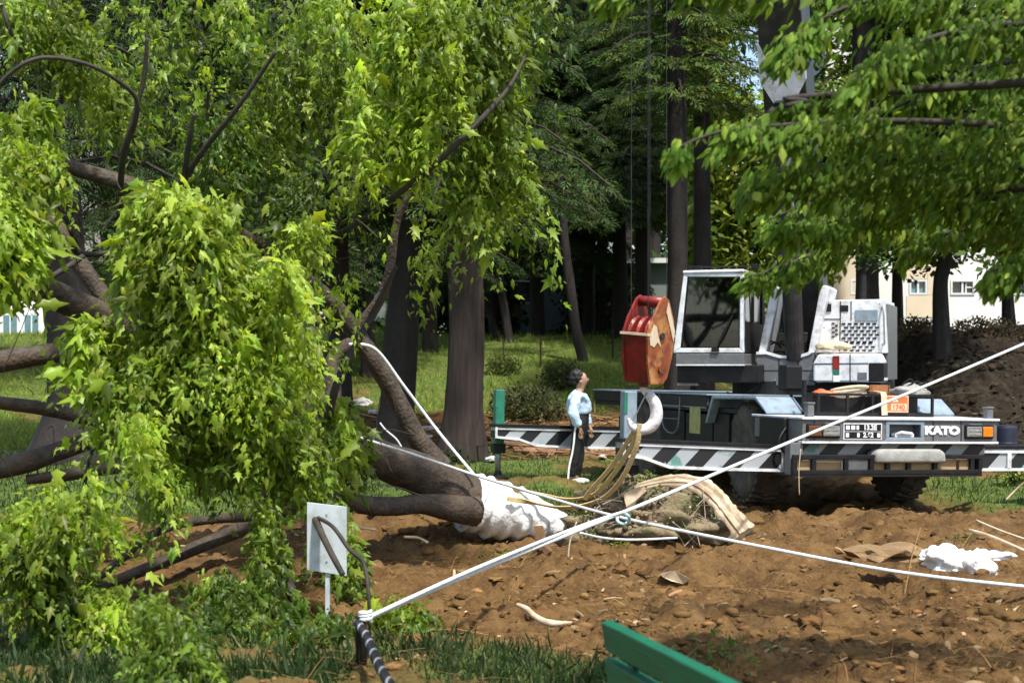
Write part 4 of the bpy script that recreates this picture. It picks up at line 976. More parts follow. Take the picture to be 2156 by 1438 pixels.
for t in ([(-30,215,9.6,3.5),(10,165,9.6,4),(60,130,9.6,4),(110,122,9.7,4.5),(180,135,9.8,4.5),(240,165,10,5),(285,205,10.2,5.5),(286,250,10.3,6),(262,320,10.5,7),(254,400,10.8,6.5),(258,500,11.3,6),(270,560,11.8,7)],
          [(360,430,11.4,7),(390,375,11.2,7),(430,315,11,7),(490,240,10.8,6),(540,170,10.7,5),(580,110,10.6,4)],
          [(385,385,11.2,6),(398,300,11,6),(408,240,10.9,4)], [(425,318,12,6),(432,250,12,5),(440,190,11.9,3)],
          [(405,460,12.8,6),(402,380,12.6,5)],
          [(255,330,11.2,6),(300,180,11.1,5),(310,80,11,4)],
          [(0,0,10,5),(20,60,10,5),(45,110,10.2,5)],
          [(60,402,11,3),(120,430,11.2,4),(155,500,11.4,6),(160,530,11.6,7),(210,535,11.6,5),(265,520,11.7,4)],
          [(-40,650,10.5,4),(60,608,10.7,5),(130,570,10.9,6),(175,540,11.1,6)],
          [(640,1045,11.5,8),(660,1085,10.4,8),(690,1150,10.0,7),(722,1210,9.9,6)],
          [(660,1085,10.4,4.5),(700,1108,10.0,4.5),(735,1155,9.9,5),(765,1185,9.9,4.5),(775,1240,9.8,4),(778,1300,9.8,3.5)],
          [(480,1200,10.5,5),(505,1280,10.4,6),(540,1350,10.3,8),(548,1438,10.2,9)],
          [(340,1310,10,4),(420,1320,10.1,5),(480,1345,10.2,7),(540,1390,10.3,8)],
          [(560,1345,10.2,5),(590,1240,10.4,6),(612,1180,10.6,6),(590,1110,10.8,5),(575,1080,11.2,4)],
          [(540,1350,10.3,4),(640,1335,10.3,3.5),(780,1340,10.4,2.5)],
          [(200,1320,10,8),(235,1380,9.9,9),(250,1450,9.8,10)],
          [(590,1180,10.6,14),(620,1260,10.5,12),(680,1350,10.4,10)],
          [(610,700,11.6,4),(614,620,11.5,4)], [(690,880,12.4,9),(712,800,12.3,8),(742,740,12.4,8),(790,650,12.5,6),(835,560,12.5,4)],
          [(640,300,12.5,3),(690,380,12.6,4),(720,440,12.6,4),(700,500,13,5)],
          [(655,520,12.6,6),(700,500,12.0,6),(760,465,11.7,6),(830,415,11.5,6.5),(905,355,11.3,7),(980,285,11.2,7),(1068,190,11.3,5),(1110,110,11.5,2)],
          [(170,1080,10.4,4),(190,960,10.3,4),(230,870,10.3,3)], [(330,1130,10.6,4),(380,1000,10.5,4),(430,900,10.4,3),(480,760,10.5,3)],
          [(500,1040,10.9,5),(480,900,10.7,5),(430,740,10.6,4),(380,600,10.6,3),(330,480,10.7,2)], [(520,1000,10.8,5),(560,850,10.7,4),(590,700,10.8,4),(560,580,10.9,3)]):
    twig(t)
# fine grey whips
m = MB()
for k in range(85):
    a = at(rng.uniform(-20,820), rng.uniform(180,1330), rng.uniform(10.4,13)); d = Vector((rng.normal(0,.5), rng.normal(0,.2), rng.normal(-.05,.4))); L = rng.uniform(.3,.9)
    b_ = a+d*L*.5+Vector((0,0,.06)); c_ = a+d*L+Vector((rng.normal(0,.1),0,-.06)); m.tube(spline([a,b_,c_],None,4)[0], .0035, 4)
rel(tag(m.build('whips', M_twig, None), kind='stuff'), fallen)

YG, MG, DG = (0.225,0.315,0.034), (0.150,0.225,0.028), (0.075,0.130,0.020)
def ell(n_, cx, cy, rx, ry, Y, dY, rot=0):
    """random points inside an ellipsoid given by its photo ellipse and depth, denser on its rim"""
    u = unit(rng.normal(0, 1, (n_, 3)))*(rng.random((n_, 1))**.42)
    c_, s2 = math.cos(rot), math.sin(rot); ex, ey = u[:, 0]*rx, u[:, 1]*ry
    px, py, yy = cx+ex*c_-ey*s2, cy+ex*s2+ey*c_, Y+u[:, 2]*dY
    return np.stack([(px-CX)*Y/F*(yy/Y)**.0+0*yy, yy, CH-(py-HY)*Y/F], -1)
leafP, leafT, leafN, leafS, leafC = [], [], [], [], []
def spray(n_, cx, cy, rx, ry, Y, dY, base, rot=0, size=.046, per=18, L=.30, droop=1.25, young=.14, spread=.5, gap=.425):
    n_ = int(n_*1.0); P0 = ell(n_, cx, cy-22, rx, ry, Y, dY, rot)
    kk = fbm(P0[:, 0]*2.6+P0[:, 1]*1.3+50, P0[:, 2]*2.0+P0[:, 1]*.9+20, 3) > gap; P0 = P0[kk]; n_ = len(P0)
    if n_ == 0: return
    P, T, N, tid = hanging(P0, per, L, spread, droop)
    tone = np.exp(rng.normal(0, .36, n_)+.9*(fbm(P0[:, 0]*1.6, P0[:, 2]*1.6+P0[:, 1], 2)-.5))[tid]; yg = np.clip(rng.normal(-.2, .35, n_), 0, .8)[tid]
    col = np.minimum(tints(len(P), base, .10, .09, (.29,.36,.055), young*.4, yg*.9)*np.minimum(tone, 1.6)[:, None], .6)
    leafP.append(P); leafT.append(T); leafN.append(N); leafS.append(size*np.exp(rng.normal(0,.42,len(P)))); leafC.append(col)
# bright hanging mass in the middle left
spray(150, 340,455, 60,45,10.3,.3, YG, .5, .068)
spray(330, 420,570, 140,90,10.2,.45, YG, .2, .066)
spray(380, 520,640, 150,90,10.3,.5, YG, .1)
spray(420, 420,760, 180,110,10.3,.5, YG)
spray(360, 560,780, 115,140,10.5,.5, YG)
spray(260, 300,830, 105,110,10.2,.4, MG)
spray(210, 490,930, 180,60,10.6,.5, MG)
spray(150, 620,950, 70,80,10.9,.35, MG)
spray(60, 200,715, 45,40,10.2,.2, YG, 0, .075)
spray(50, 640,500, 60,25,11.2,.2, YG, -.3)
# lower left drapes
spray(190, 240,985, 62,125,9.4,.35, YG, .6)
spray(180, 110,1105, 110,70,9.2,.4, YG, -.3, .05)
spray(90, 30,1170, 50,60,9.1,.3, MG)
spray(60, 340,1010, 50,50,10.0,.3, MG)
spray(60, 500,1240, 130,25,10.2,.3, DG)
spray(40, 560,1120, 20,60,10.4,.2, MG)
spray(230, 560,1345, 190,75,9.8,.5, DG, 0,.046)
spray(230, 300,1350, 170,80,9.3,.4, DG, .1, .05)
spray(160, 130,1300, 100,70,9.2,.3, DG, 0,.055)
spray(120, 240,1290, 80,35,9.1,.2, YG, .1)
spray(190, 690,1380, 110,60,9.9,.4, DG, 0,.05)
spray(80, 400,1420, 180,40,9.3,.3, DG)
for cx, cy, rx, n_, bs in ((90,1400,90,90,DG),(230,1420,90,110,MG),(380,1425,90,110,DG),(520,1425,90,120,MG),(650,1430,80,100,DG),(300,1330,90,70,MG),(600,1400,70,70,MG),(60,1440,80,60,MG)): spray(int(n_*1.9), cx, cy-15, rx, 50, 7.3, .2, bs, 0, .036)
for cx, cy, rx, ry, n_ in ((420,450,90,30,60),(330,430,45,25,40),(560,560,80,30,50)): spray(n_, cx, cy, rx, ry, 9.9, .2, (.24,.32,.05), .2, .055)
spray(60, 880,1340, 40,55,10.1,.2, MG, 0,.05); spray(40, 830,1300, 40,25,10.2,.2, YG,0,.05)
spray(60, 730,1190, 30,70,11,.25, MG, 0, .05); spray(40, 700,1100, 30,20,11.6,.2, MG)
spray(60, 700,900, 60,50,12.6,.3, YG, 0,.07); spray(40, 720,960, 40,40,12.7,.2, MG,0,.07); spray(12, 800,1010, 18,12,13,.1, YG, 0,.07)
spray(50, 650,750, 60,90,11.6,.3, MG)
# left edge
spray(140, 25,470, 50,140,9.6,.3, YG, 0,.066); spray(70, 60,350, 75,30,9.7,.2, YG, -.2)
spray(90, 110,240, 60,60,10.2,.3, MG, 0,.075); spray(40, 60,270, 60,25,10.1,.2, YG)
spray(80, 60,30, 110,60,10.4,.4, MG); spray(70, 150,100, 80,60,10.8,.4, MG)
# upper left canopy of the lying tree
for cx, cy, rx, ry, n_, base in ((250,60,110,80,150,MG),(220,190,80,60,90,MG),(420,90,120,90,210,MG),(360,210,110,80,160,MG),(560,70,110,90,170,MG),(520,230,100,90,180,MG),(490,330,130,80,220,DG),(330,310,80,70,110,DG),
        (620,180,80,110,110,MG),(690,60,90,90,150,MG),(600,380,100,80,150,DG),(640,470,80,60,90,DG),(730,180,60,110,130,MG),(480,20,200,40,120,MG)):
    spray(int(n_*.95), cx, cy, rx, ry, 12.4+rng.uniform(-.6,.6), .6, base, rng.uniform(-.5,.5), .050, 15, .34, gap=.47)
# upper middle drapes hanging from the leaning limb
for cx, cy, rx, ry, n_, base, Y in ((860,50,110,70,200,YG,11.4),(980,60,110,70,190,MG,11.6),(800,190,75,120,190,YG,11.4),(870,250,85,110,230,YG,11.3),(780,330,60,110,150,YG,11.5),(860,360,80,70,140,YG,11.5),
        (930,160,90,80,170,YG,11.4),(1010,180,90,60,120,MG,11.8),(1080,90,70,70,90,MG,12),(1120,20,90,50,90,DG,12),(990,330,60,50,70,MG,12.2),(975,400,50,40,60,MG,12),(1000,400,30,80,40,MG,12),(1080,360,30,60,40,MG,12.2),(1120,420,45,45,50,MG,12.4),(1100,470,20,30,12,MG,12.4),
        (870,460,22,50,25,MG,12.6),(760,500,35,50,60,YG,12),(735,570,30,45,50,YG,12),(680,520,60,22,50,YG,12),(740,610,25,25,20,YG,12),(880,560,22,28,18,MG,12.8),(1030,240,60,40,50,YG,11.9),(930,30,60,40,60,YG,11)):
    spray(int(n_*.8), cx, cy, rx, ry, Y, .4, base, rng.uniform(-.3,.3), .054, 16, .38, 1.6, gap=.47)
cat = np.concatenate
A_ = [cat(q) for q in (leafP, leafT, leafN, leafS, leafC)]; pick = rng.random(len(A_[0])); sizes = (1.0, 1.05, 1.0)
for i, (lo, hi, tv_, tf_) in enumerate(((0, .30, MAPLE_V, MAPLE_F), (.30, .82, SLIM_V, SLIM_F), (.82, 1.01, OVAL_V, OVAL_F))):
    kq = (pick >= lo) & (pick < hi); rel(foliage('foliage', tv_*np.array([[(1.0, 1.15, .9)[i], sizes[i], 1]]), tf_, A_[0][kq], A_[1][kq], A_[2][kq], A_[3][kq], A_[4][kq], M_leaf, None), fallen)
print('maple leaves', sum(len(p) for p in leafP))

# white wrapping on the trunk base
P_, R_ = spline([at(985,1052,14.72), at(1015,1062,14.8), at(1055,1074,14.85), at(1095,1085,14.9), at(1140,1098,14.95), at(1180,1110,15.0), at(1215,1124,15.05)], [S_(v, 14.8) for v in (58,60,58,51,41,30,12)], 7)
m = MB(); m.tube(P_, R_, 40); vv = np.array(m.v); cen = np.repeat(np.array([p[:] for p in P_]), 40, 0); d = vv-cen
ang = np.tile(np.arange(40)/40*6.283, len(P_)); tt = np.repeat(np.arange(len(P_)), 40)
f_ = 1+.055*np.sin(tt*1.15+ang*1.0+.6*np.sin(tt*.3))+.16*(fbm(vv[:, 0]*9+vv[:, 1]*3, vv[:, 2]*9+vv[:, 1]*5, 4)-.5)*2+.05*np.abs(np.sin(tt*.8+ang*2.1+2*np.sin(ang)))
m.v = [tuple(q) for q in cen+d*f_[:, None]]
wrap = m.build('trunk_wrapping', M_white_cloth, None, smooth=True)
tag(wrap, 'white cloth wound tightly around the base of the fallen trunk', 'cloth wrapping')
P2, _ = spline([at(1052,1045,14.55), at(1060,1075,14.50), at(1072,1105,14.6)], None, 5)
sb = sweep_band([at(1098,1042,14.72), at(1072,1062,14.64), at(1062,1085,14.63), at(1060,1104,14.68)], .065, .012, (1,0,-.4)); rel(sb.build('wrapping_tie', M_canvas, None), wrap) if False else None
tie = sb.build('wrapping_tie', M_canvas, None); tie.parent = wrap

# ------------------------------------------------------------------ ropes
def rope(pts, r_, label, nm='rope', mm=None):
    P, Rr = spline([at(*p) for p in pts], r_, 10); m = MB(); m.tube(P, Rr, 8); o = m.build(nm, mm or M_rope, None, smooth=True); return tag(o, label, 'rope')
YP = 8.15
rope([(768,1303,YP),(1000,1204,9.9),(1220,1115,11.3),(1400,1042,12.4),(1700,915,14.2),(1950,812,15.3),(2200,705,16.2)], .0165, 'long taut white rope rising from the low post to the upper right, crossing the crane')
rope([(772,1301,YP-.03),(1000,1197,9.85),(1210,1112,11.25),(1310,1078,11.85)], .014, 'second strand doubled along the lower part of the rising white rope')
rope([(640,872,13.4),(690,900,13.4),(850,950,13.8),(1000,1000,14.3),(1150,1046,13.6),(1310,1090,12.6),(1600,1150,11.6),(1900,1205,11.0),(2230,1242,10.6)], .0145, 'white rope running from the tree down across the dug soil to the right edge')
rope([(735,725,14.5),(790,735,14.6),(850,812,14.7),(920,905,14.7),(1000,1002,14.4)], .017, 'white rope leading down the leaning limb to the knot on the trunk')
rope([(1222,1122,12.0),(1275,1133,12.6),(1340,1136,13),(1425,1132,13.6)], .011, 'short loose white rope lying beside the mossy root mound')
rope([(800,890,17),(812,905,17),(835,925,17),(850,950,17)], .010, 'thin pale cord hanging at the foot of the dark leaning trunk')
# pale knot
P_, _ = spline([at(1312+13*math.cos(a), 1092+11*math.sin(a), 12.2+.04*math.sin(2*a)) for a in np.linspace(0, 6.9, 14)], None, 3)
m = MB(); m.tube(P_, .014, 7); tag(m.build('rope_knot', mat('pale_blue_rope', (.40,.62,.68), (.3,.5,.56), 40, .7), None, smooth=True), 'pale blue knot where the two long ropes cross', 'knot')
# low post and the twisted black-and-white cable
g0 = at(762, 1303, YP); gz = Hs(g0.x, g0.y)
post = MB(); post.tube([(g0.x, g0.y, gz-.1), (g0.x-.005, g0.y, g0.z-.03), (g0.x-.012, g0.y, g0.z+.02)], [.033,.031,.026], 14)
po = post.build('post', M_black, None, smooth=True); tag(po, 'short dark post holding the lower end of the white ropes', 'post')
m = MB(); P_, _ = spline([(g0.x+.02+.032*math.cos(a), g0.y+.032*math.sin(a), g0.z-.01+.006*a/2) for a in np.linspace(0, 19, 40)], None, 2); m.tube(P_, .010, 6); tag(m.build('rope_lashing', M_rope, None), 'white rope lashing wound round the top of the short dark post', 'lashing')
P_, _ = spline([at(752,1310,YP), at(772,1340,YP-.25), at(790,1385,YP-.6), at(815,1430,YP-1.0), at(860,1500,YP-1.5), at(900,1600,YP-2.0)], None, 26)
cable = empty('twisted_cable', P_[0], label='black and white twisted cable running from the short post towards the camera', cat='cable')
for ph, mm in ((0, M_black), (math.pi/2, M_steel), (math.pi, M_black), (1.5*math.pi, M_black)):
    pts = [p+Vector((math.cos(i*.55+ph), 0, math.sin(i*.55+ph)))*.017 for i, p in enumerate(P_)]; m = MB(); m.tube(pts, .0115 if mm is M_black else .010, 6); rel(m.build('strand', mm, None, smooth=True), cable)

# ------------------------------------------------------------------ notice board
bl = at(689, 1130, 10.3); gz = Hs(bl.x, bl.y)
sign = empty('notice_board', (bl.x, bl.y, gz), (0, 0, R(-6)), 'blank weathered white board on a white stake behind the foliage', 'sign board')
M_board = mat('weathered_white_board', (.52,.57,.59), (.40,.44,.46), 5, .6, .15, dirt=(.22,.24,.19), dscale=7, damt=.6)
z0, z1 = CH-(1208-HY)*10.3/F-gz, CH-(1057-HY)*10.3/F-gz
m = MB(); m.prism([(-.145, z0+.03), (.145, z0-.01), (.145, z1-.03), (-.145, z1)], -.02, -.004); m.build('board', M_board, sign, bevel=.002)
m = MB(); m.box((-.014, -.003, -.15), (.016, .022, z1-.08)); m.build('stake', M_board, sign)
for z in (z0+.09, z1-.09): m = MB(); m.box((-.006, -.024, z-.006), (.006, -.020, z+.006)); m.build('screw', M_steel, sign)

# ------------------------------------------------------------------ bench
ba, bb = Vector((.345, 5.55, 0)), Vector((.80, 4.02, 0)); bdv = (bb-ba).normalized()
ang = math.atan2(bdv.y, bdv.x)
bgz = Hs(.5, 4.9)
bench = empty('park_bench', ((ba.x+bb.x)/2, (ba.y+bb.y)/2, bgz), (0, 0, ang), 'dark green painted wooden bench back in the bottom foreground', 'bench')
zt = CH-(1308-HY)*5.55/F-bgz
L = 1.75; x0 = -(bb-ba).length/2; x1 = x0+L
TB = Matrix.Rotation(R(10), 4, 'X')
for i, (za, zb) in enumerate(((zt-.115, zt), (zt-.275, zt-.155), (zt-.43, zt-.315))):
    Mt = Matrix.Translation((0, 0, zt)) @ Matrix.Rotation(R(9), 4, 'X') @ Matrix.Translation((0, 0, -zt))
    m = MB(); m.box((x0-(.03 if i else 0), -.0, za), (x1, .045, zb), 0, Mt); m.build('back_slat', M_green_paint, bench, bevel=.006)
for i in range(4): m = MB(); m.box((x0, .10+i*.115, .41), (x1, .195+i*.115, .445)); m.build('seat_slat', M_green_paint, bench, bevel=.006)
for x in (x0+.22, x1-.22):
    m = MB(); m.box((x-.03, .08, 0), (x+.03, .14, .408)); m.box((x-.03, .48, 0), (x+.03, .54, .408)); m.box((x-.03, .141, .36), (x+.03, .479, .408)); m.build('bench_leg', M_black, bench, bevel=.005)
    m = MB(); m.add([Vector(v) for v in ((x-.028,.085,.40),(x+.028,.085,.40),(x+.028,.135,.40),(x-.028,.135,.40),(x-.028,.052,zt-.03),(x+.028,.052,zt-.03),(x+.028,.085,zt-.03),(x-.028,.085,zt-.03))], [(0,3,2,1),(4,5,6,7),(0,1,5,4),(1,2,6,5),(2,3,7,6),(3,0,4,7)]); m.build('back_support', M_black, bench)

# ------------------------------------------------------------------ white cloth heap, stones, bark, boards on the soil
def lump_px(cx, cy, Y, rx, ry, dep, seed, amp, fr=3.0, sub=4, lift=0):
    c_ = at(cx, cy, Y); g = Hs(c_.x, Y); sz = ry/F*Y
    return lump((c_.x, Y, max(c_.z, g)+lift), (rx/F*Y, dep, sz), seed, sub, amp, fr)
def put(name, mb, mm, label, cat_, group=None, **k): return tag(mb.build(name, mm, None, **k), label, cat_, group)
YS = 12.6
m = lump_px(1992, 1183, YS, 52, 34, .22, 4, .34, 3.2); m2 = lump_px(2052, 1195, YS-.05, 42, 38, .18, 8, .34, 3.4); m.add(m2.v, m2.f)
m2 = lump_px(2095, 1172, YS, 36, 13, .10, 12, .3, 4); m.add(m2.v, m2.f); m2 = lump_px(1952, 1172, YS+.05, 26, 13, .1, 14, .3, 4); m.add(m2.v, m2.f)
put('white_sheet', m, M_white_cloth, 'crumpled white sheet heaped on the brown soil at lower right', 'cloth', smooth=True)
M_tan = mat('tan_stone', (.26,.165,.075), (.14,.085,.035), 5, .9, .6, bscale=16)
m = lump_px(1868, 1168, YS+.1, 68, 22, .3, 21, .5, 2.6, 3); put('flat_boulder', m, M_tan, 'flat tan boulder beside the crumpled white sheet', 'boulder')
M_peel = mat('peeled_wood', (.62,.51,.37), (.38,.28,.17), 9, .8, .4, stretch=(1,1,1), dirt=(.25,.15,.08), dscale=6, damt=.5)
M_moss = mat('mossy_debris', (.30,.23,.14), (.10,.075,.04), 9, .95, 1.0, bscale=25, dirt=(.07,.10,.025), dscale=4.5, damt=.85)
# mossy root mound
YM = 14.6; mc = at(1362, 1136, YM); mg = Hs(mc.x, YM)
m = lump((mc.x+.02, YM, mg+.02), (.80, .50, .42), 31, 5, .40, 6.5)
put('root_mound', m, M_moss, 'mossy mound of roots and rubble in front of the crane', 'root mound', smooth=True)
P_, R_ = spline([at(1306,1046,YM-.30), at(1345,1026,YM-.30), at(1400,1014,YM-.32), at(1455,1016,YM-.36), at(1497,1040,YM-.42), at(1530,1078,YM-.50), at(1566,1124,YM-.58)], [S_(v, YM) for v in (3,7,9,13,16,18,19)], 9)
m = MB(); m.tube(P_, R_, 20); vv = np.array(m.v); cen = np.repeat(np.array([p[:] for p in P_]), 20, 0)
dd = (vv-cen)*(1+1.1*(fbm(vv[:, 0]*11, vv[:, 2]*11+vv[:, 1]*9, 4)-.5)+.25*np.sin(np.tile(np.arange(20), len(P_))*2.2))[:, None]; dd[:, 1] *= .3; m.v = [tuple(q) for q in cen+dd]
put('bark_strip', m, M_peel, 'pale torn bark strip curving over the mossy root mound', 'bark strip')
def slab_px(pts, Y, th, mm, name, label, cat_, group=None, dy=.12):
    m = MB(); out = [at(p, q, Y) for p, q in pts]; n_ = len(out)
    m.add([v+Vector((0, rng.normal(0,.02), 0)) for v in out]+[v+Vector((.02, dy, -.02)) for v in out], [tuple(range(n_)), tuple(range(2*n_-1, n_-1, -1))]+[(i, i+n_, (i+1) % n_+n_, (i+1) % n_) for i in range(n_)]); return put(name, m, mm, label, cat_, group)
slab_px([(1312,1040),(1345,1024),(1362,1032),(1340,1052),(1326,1085),(1318,1066)], YM-.5, .05, M_peel, 'bark_slab', 'pale bark slab at the left top of the mossy mound', 'bark slab')
slab_px([(1388,1206),(1420,1200),(1452,1218),(1440,1230),(1412,1222),(1395,1214)], 11.9, .03, M_peel, 'split_wood', 'pale split wood piece with a dark slot lying on the soil', 'wood piece')
slab_px([(1122,1108),(1140,1106),(1146,1130),(1160,1160),(1148,1170),(1132,1140)], 13.0, .03, mat('brown_bark', (.24,.13,.06), (.13,.07,.03), 6, .9, .5), 'bark_slab', 'brown bark slab leaning at the end of the white wrapping', 'bark slab')
P_, R_ = spline([at(1088,1272,9.9), at(1110,1282,9.8), at(1130,1300,9.7), at(1160,1312,9.6), at(1210,1310,9.6)], [.012,.020,.022,.026,.006], 5)
m = MB(); m.tube(P_, R_, 8); put('pale_root', m, M_peel, 'pale forked root lying at the edge of the grass', 'root', smooth=True)
u_ = unit(rng.normal(0, 1, (900, 3))); u_[:, 1] = -np.abs(u_[:, 1]); u_[:, 2] = np.abs(u_[:, 2]); MP = np.array([mc.x+.02, YM, mg+.02])+u_*np.array([.86, .56, .54])
k = 520; Sz = .009*np.exp(rng.normal(.1, .5, k)); sh = ICO_V[None]*(1+rng.normal(0, .25, (k, len(ICO_V), 1)))*Sz[:, None, None]+MP[:k, None, :]
rub = np_mesh('mound_rubble', sh.reshape(-1, 3), (ICO_F[None]+(np.arange(k)*len(ICO_V))[:, None, None]).reshape(-1, 3), M_clod, None, np.repeat(tints(k, (.15,.11,.06), .45, .12, (.36,.32,.26), .08), len(ICO_V), 0)); tag(rub, 'loose crumbs of stone and bark covering the root mound', 'rubble', kind='stuff')
k = 420; mv = MP[-k:]; sel = fbm(mv[:, 0]*4+3, mv[:, 2]*5, 2) > .48; mv = mv[sel]; k = len(mv)
V, Fc, cc = stamp(CLUMP_V, CLUMP_F, mv, rng.normal(0, 1, (k, 3))+np.array([0,-.2,.5]), rng.normal(0, .5, (k, 3))+np.array([0,-.7,.6]), .05*np.exp(rng.normal(0,.3,k)), tints(k, (.09,.14,.03), .35, .2)); tag(np_mesh('mound_moss', V, Fc, M_leaf, None, cc), 'green moss and leaf tufts growing on the root mound', 'moss', kind='stuff')
rr = random.Random(4)
m = MB()
for k in range(55):
    a = at(rr.uniform(1250,1490), rr.uniform(1050,1140), YM-rr.uniform(.38,.5)); d = Vector((rr.gauss(0,1), rr.gauss(0,.3), rr.gauss(0,.5))).normalized()*rr.uniform(.06,.2); m.tube([a-d, a+d*.1+Vector((0,0,.02)), a+d], rr.uniform(.002,.006), 5)
tag(put('mound_twigs', m, mat('grey_sticks', (.42,.36,.28), (.22,.17,.12), 10, .9), 'tangle of grey and brown sticks over the root mound', 'sticks'), kind='stuff')
for i, (pts, r_, lb) in enumerate(([[(2040,1115,12.8),(2090,1130,12.6),(2170,1165,12.4)], .016, 'long tan stick at the right edge above the white sheet'],
        [[(2055,1095,13.2),(2110,1118,13.0),(2180,1142,12.9)], .011, 'thinner tan stick just behind the long one at the right edge'],
        [[(2118,1052,14.5),(2140,1030,14.5),(2175,1000,14.4)], .010, 'pale upright cane at the right edge below the outrigger'],
        [[(1196,1175,12.3),(1200,1140,12.3),(1214,1098,12.3)], .008, 'thin curved twig standing beside the doubled rope'],
        [[(730,1108,13.2),(765,1112,13.2),(790,1115,13.2)], .012, 'short pale stick lying beside the notice board'],
        [[(850,1130,13.4),(880,1132,13.4),(900,1142,13.3)], .014, 'pale stick in the hollow under the fallen trunk'],
        [[(1686,945,15.6),(1682,990,15.6),(1683,1042,15.6)], .006, 'loose straw cord hanging down at the corner of the crane bumper'])):
    m = MB(); m.tube(spline([at(*p) for p in pts], None, 5)[0], r_, 6); put('stick' if i < 6 else 'cord', m, M_peel, lb, 'stick' if i < 6 else 'cord', smooth=True)
x, y = scatter_px(60, 1560, 2150, 10, 18); 

# small leafy weeds on soil
def weed(px, py, Y, n_, r_, label, base=MG):
    c_ = at(px, py, Y); c_.z = Hs(c_.x, Y)+r_*.3
    P = np.array(c_)[None]+rng.normal(0, 1, (n_, 3))*np.array([r_, r_*.7, r_*.45]); T = rng.normal(0, 1, (n_, 3))+np.array([0,0,.7]); N = rng.normal(0,.5,(n_, 3))+np.array([-.2,-.4,.8])
    V, Fc, cc = stamp(OVAL_V, OVAL_F, P, T, N, .035*np.exp(rng.normal(0,.3,n_)), tints(n_, base, .25, .15)); t = empty('weed', c_, label=label, cat='plant'); rel(tag(np_mesh('leaves', V, Fc, M_leaf, None, cc), kind='stuff'), t); m = MB(); m.tube([(c_.x, c_.y, c_.z-r_*.5), (c_.x+.01, c_.y, c_.z+r_*.3)], .004, 5); rel(m.build('stem', M_twig, None), t)
weed(1050, 1120, 14.0, 110, .13, 'small leafy plant at the foot of the white trunk wrapping')
weed(1795, 1108, 15, 40, .08, 'tiny green seedling on the soil in front of the crane bumper')
weed(2010, 1100, 14.2, 60, .12, 'dark green clump on the dark soil patch above the white sheet', DG)
weed(1530, 1400, 8.5, 170, .15, 'green tuft of leaves beside the bench on the soil', DG)
weed(1300, 1100, 14.0, 50, .08, 'small moss-green plant on the left of the root mound')
# ------------------------------------------------------------------ people
M_skin = mat('skin', (.42,.25,.16), (.34,.19,.12), 8, .55, .05)
M_hair = mat('black_hair', (.012,.010,.009), (.006,.005,.005), 30, .6, .5)
M_shirt = mat('pale_blue_jacket', (.50,.64,.76), (.42,.55,.67), 4, .8, .6, bscale=9)
M_trouser = mat('black_trousers', (.006,.006,.007), (.003,.003,.004), 6, .8, .3, bscale=8)
M_shoe = mat('white_shoe', (.6,.6,.6), (.45,.45,.46), 8, .6)
def skin_mesh(name, chains, m, parent, sub=2, root=0):
    """chains: lists of (x,y,z,rx,ry); equal coordinates are welded"""
    vs, rs, es, key = [], [], [], {}
    for ch in chains:
        prev = None
        for x, y, z, rx, ry in ch:
            k = (round(x, 4), round(y, 4), round(z, 4))
            if k not in key: key[k] = len(vs); vs.append((x, y, z)); rs.append((rx, ry))
            i = key[k]
            if prev is not None and prev != i: es.append((prev, i))
            prev = i
    me = bpy.data.meshes.new(name); me.from_pydata(vs, es, []); o = link_mesh(name, me, m, parent)
    o.modifiers.new('skin', 'SKIN').use_smooth_shade = True
    sv = me.skin_vertices[0].data; fat = {'jacket': 1.12, 'trousers': 1.06, 'shirt': 1.2}.get(name, 1.08)
    for i, (a, b_) in enumerate(rs): sv[i].radius = (a*fat, b_*fat); sv[i].use_root = (i == root)
    s = o.modifiers.new('sub', 'SUBSURF'); s.levels = s.render_levels = sub
    if name in ('jacket', 'trousers', 'shirt', 'hair'):
        s.levels = s.render_levels = 3; tx = bpy.data.textures.new('folds', 'CLOUDS'); tx.noise_scale = .11; tx.noise_depth = 3
        dm = o.modifiers.new('folds', 'DISPLACE'); dm.texture = tx; dm.strength = .05 if name == 'jacket' else .03; dm.mid_level = .5
    return o
pw = at(1208, 1021, 22.2)
man = empty('person', (pw.x, pw.y, Hs(pw.x, pw.y)), (0, 0, R(-6)), 'person in pale blue jacket and white-striped black trousers, looking up at the crane', 'person')
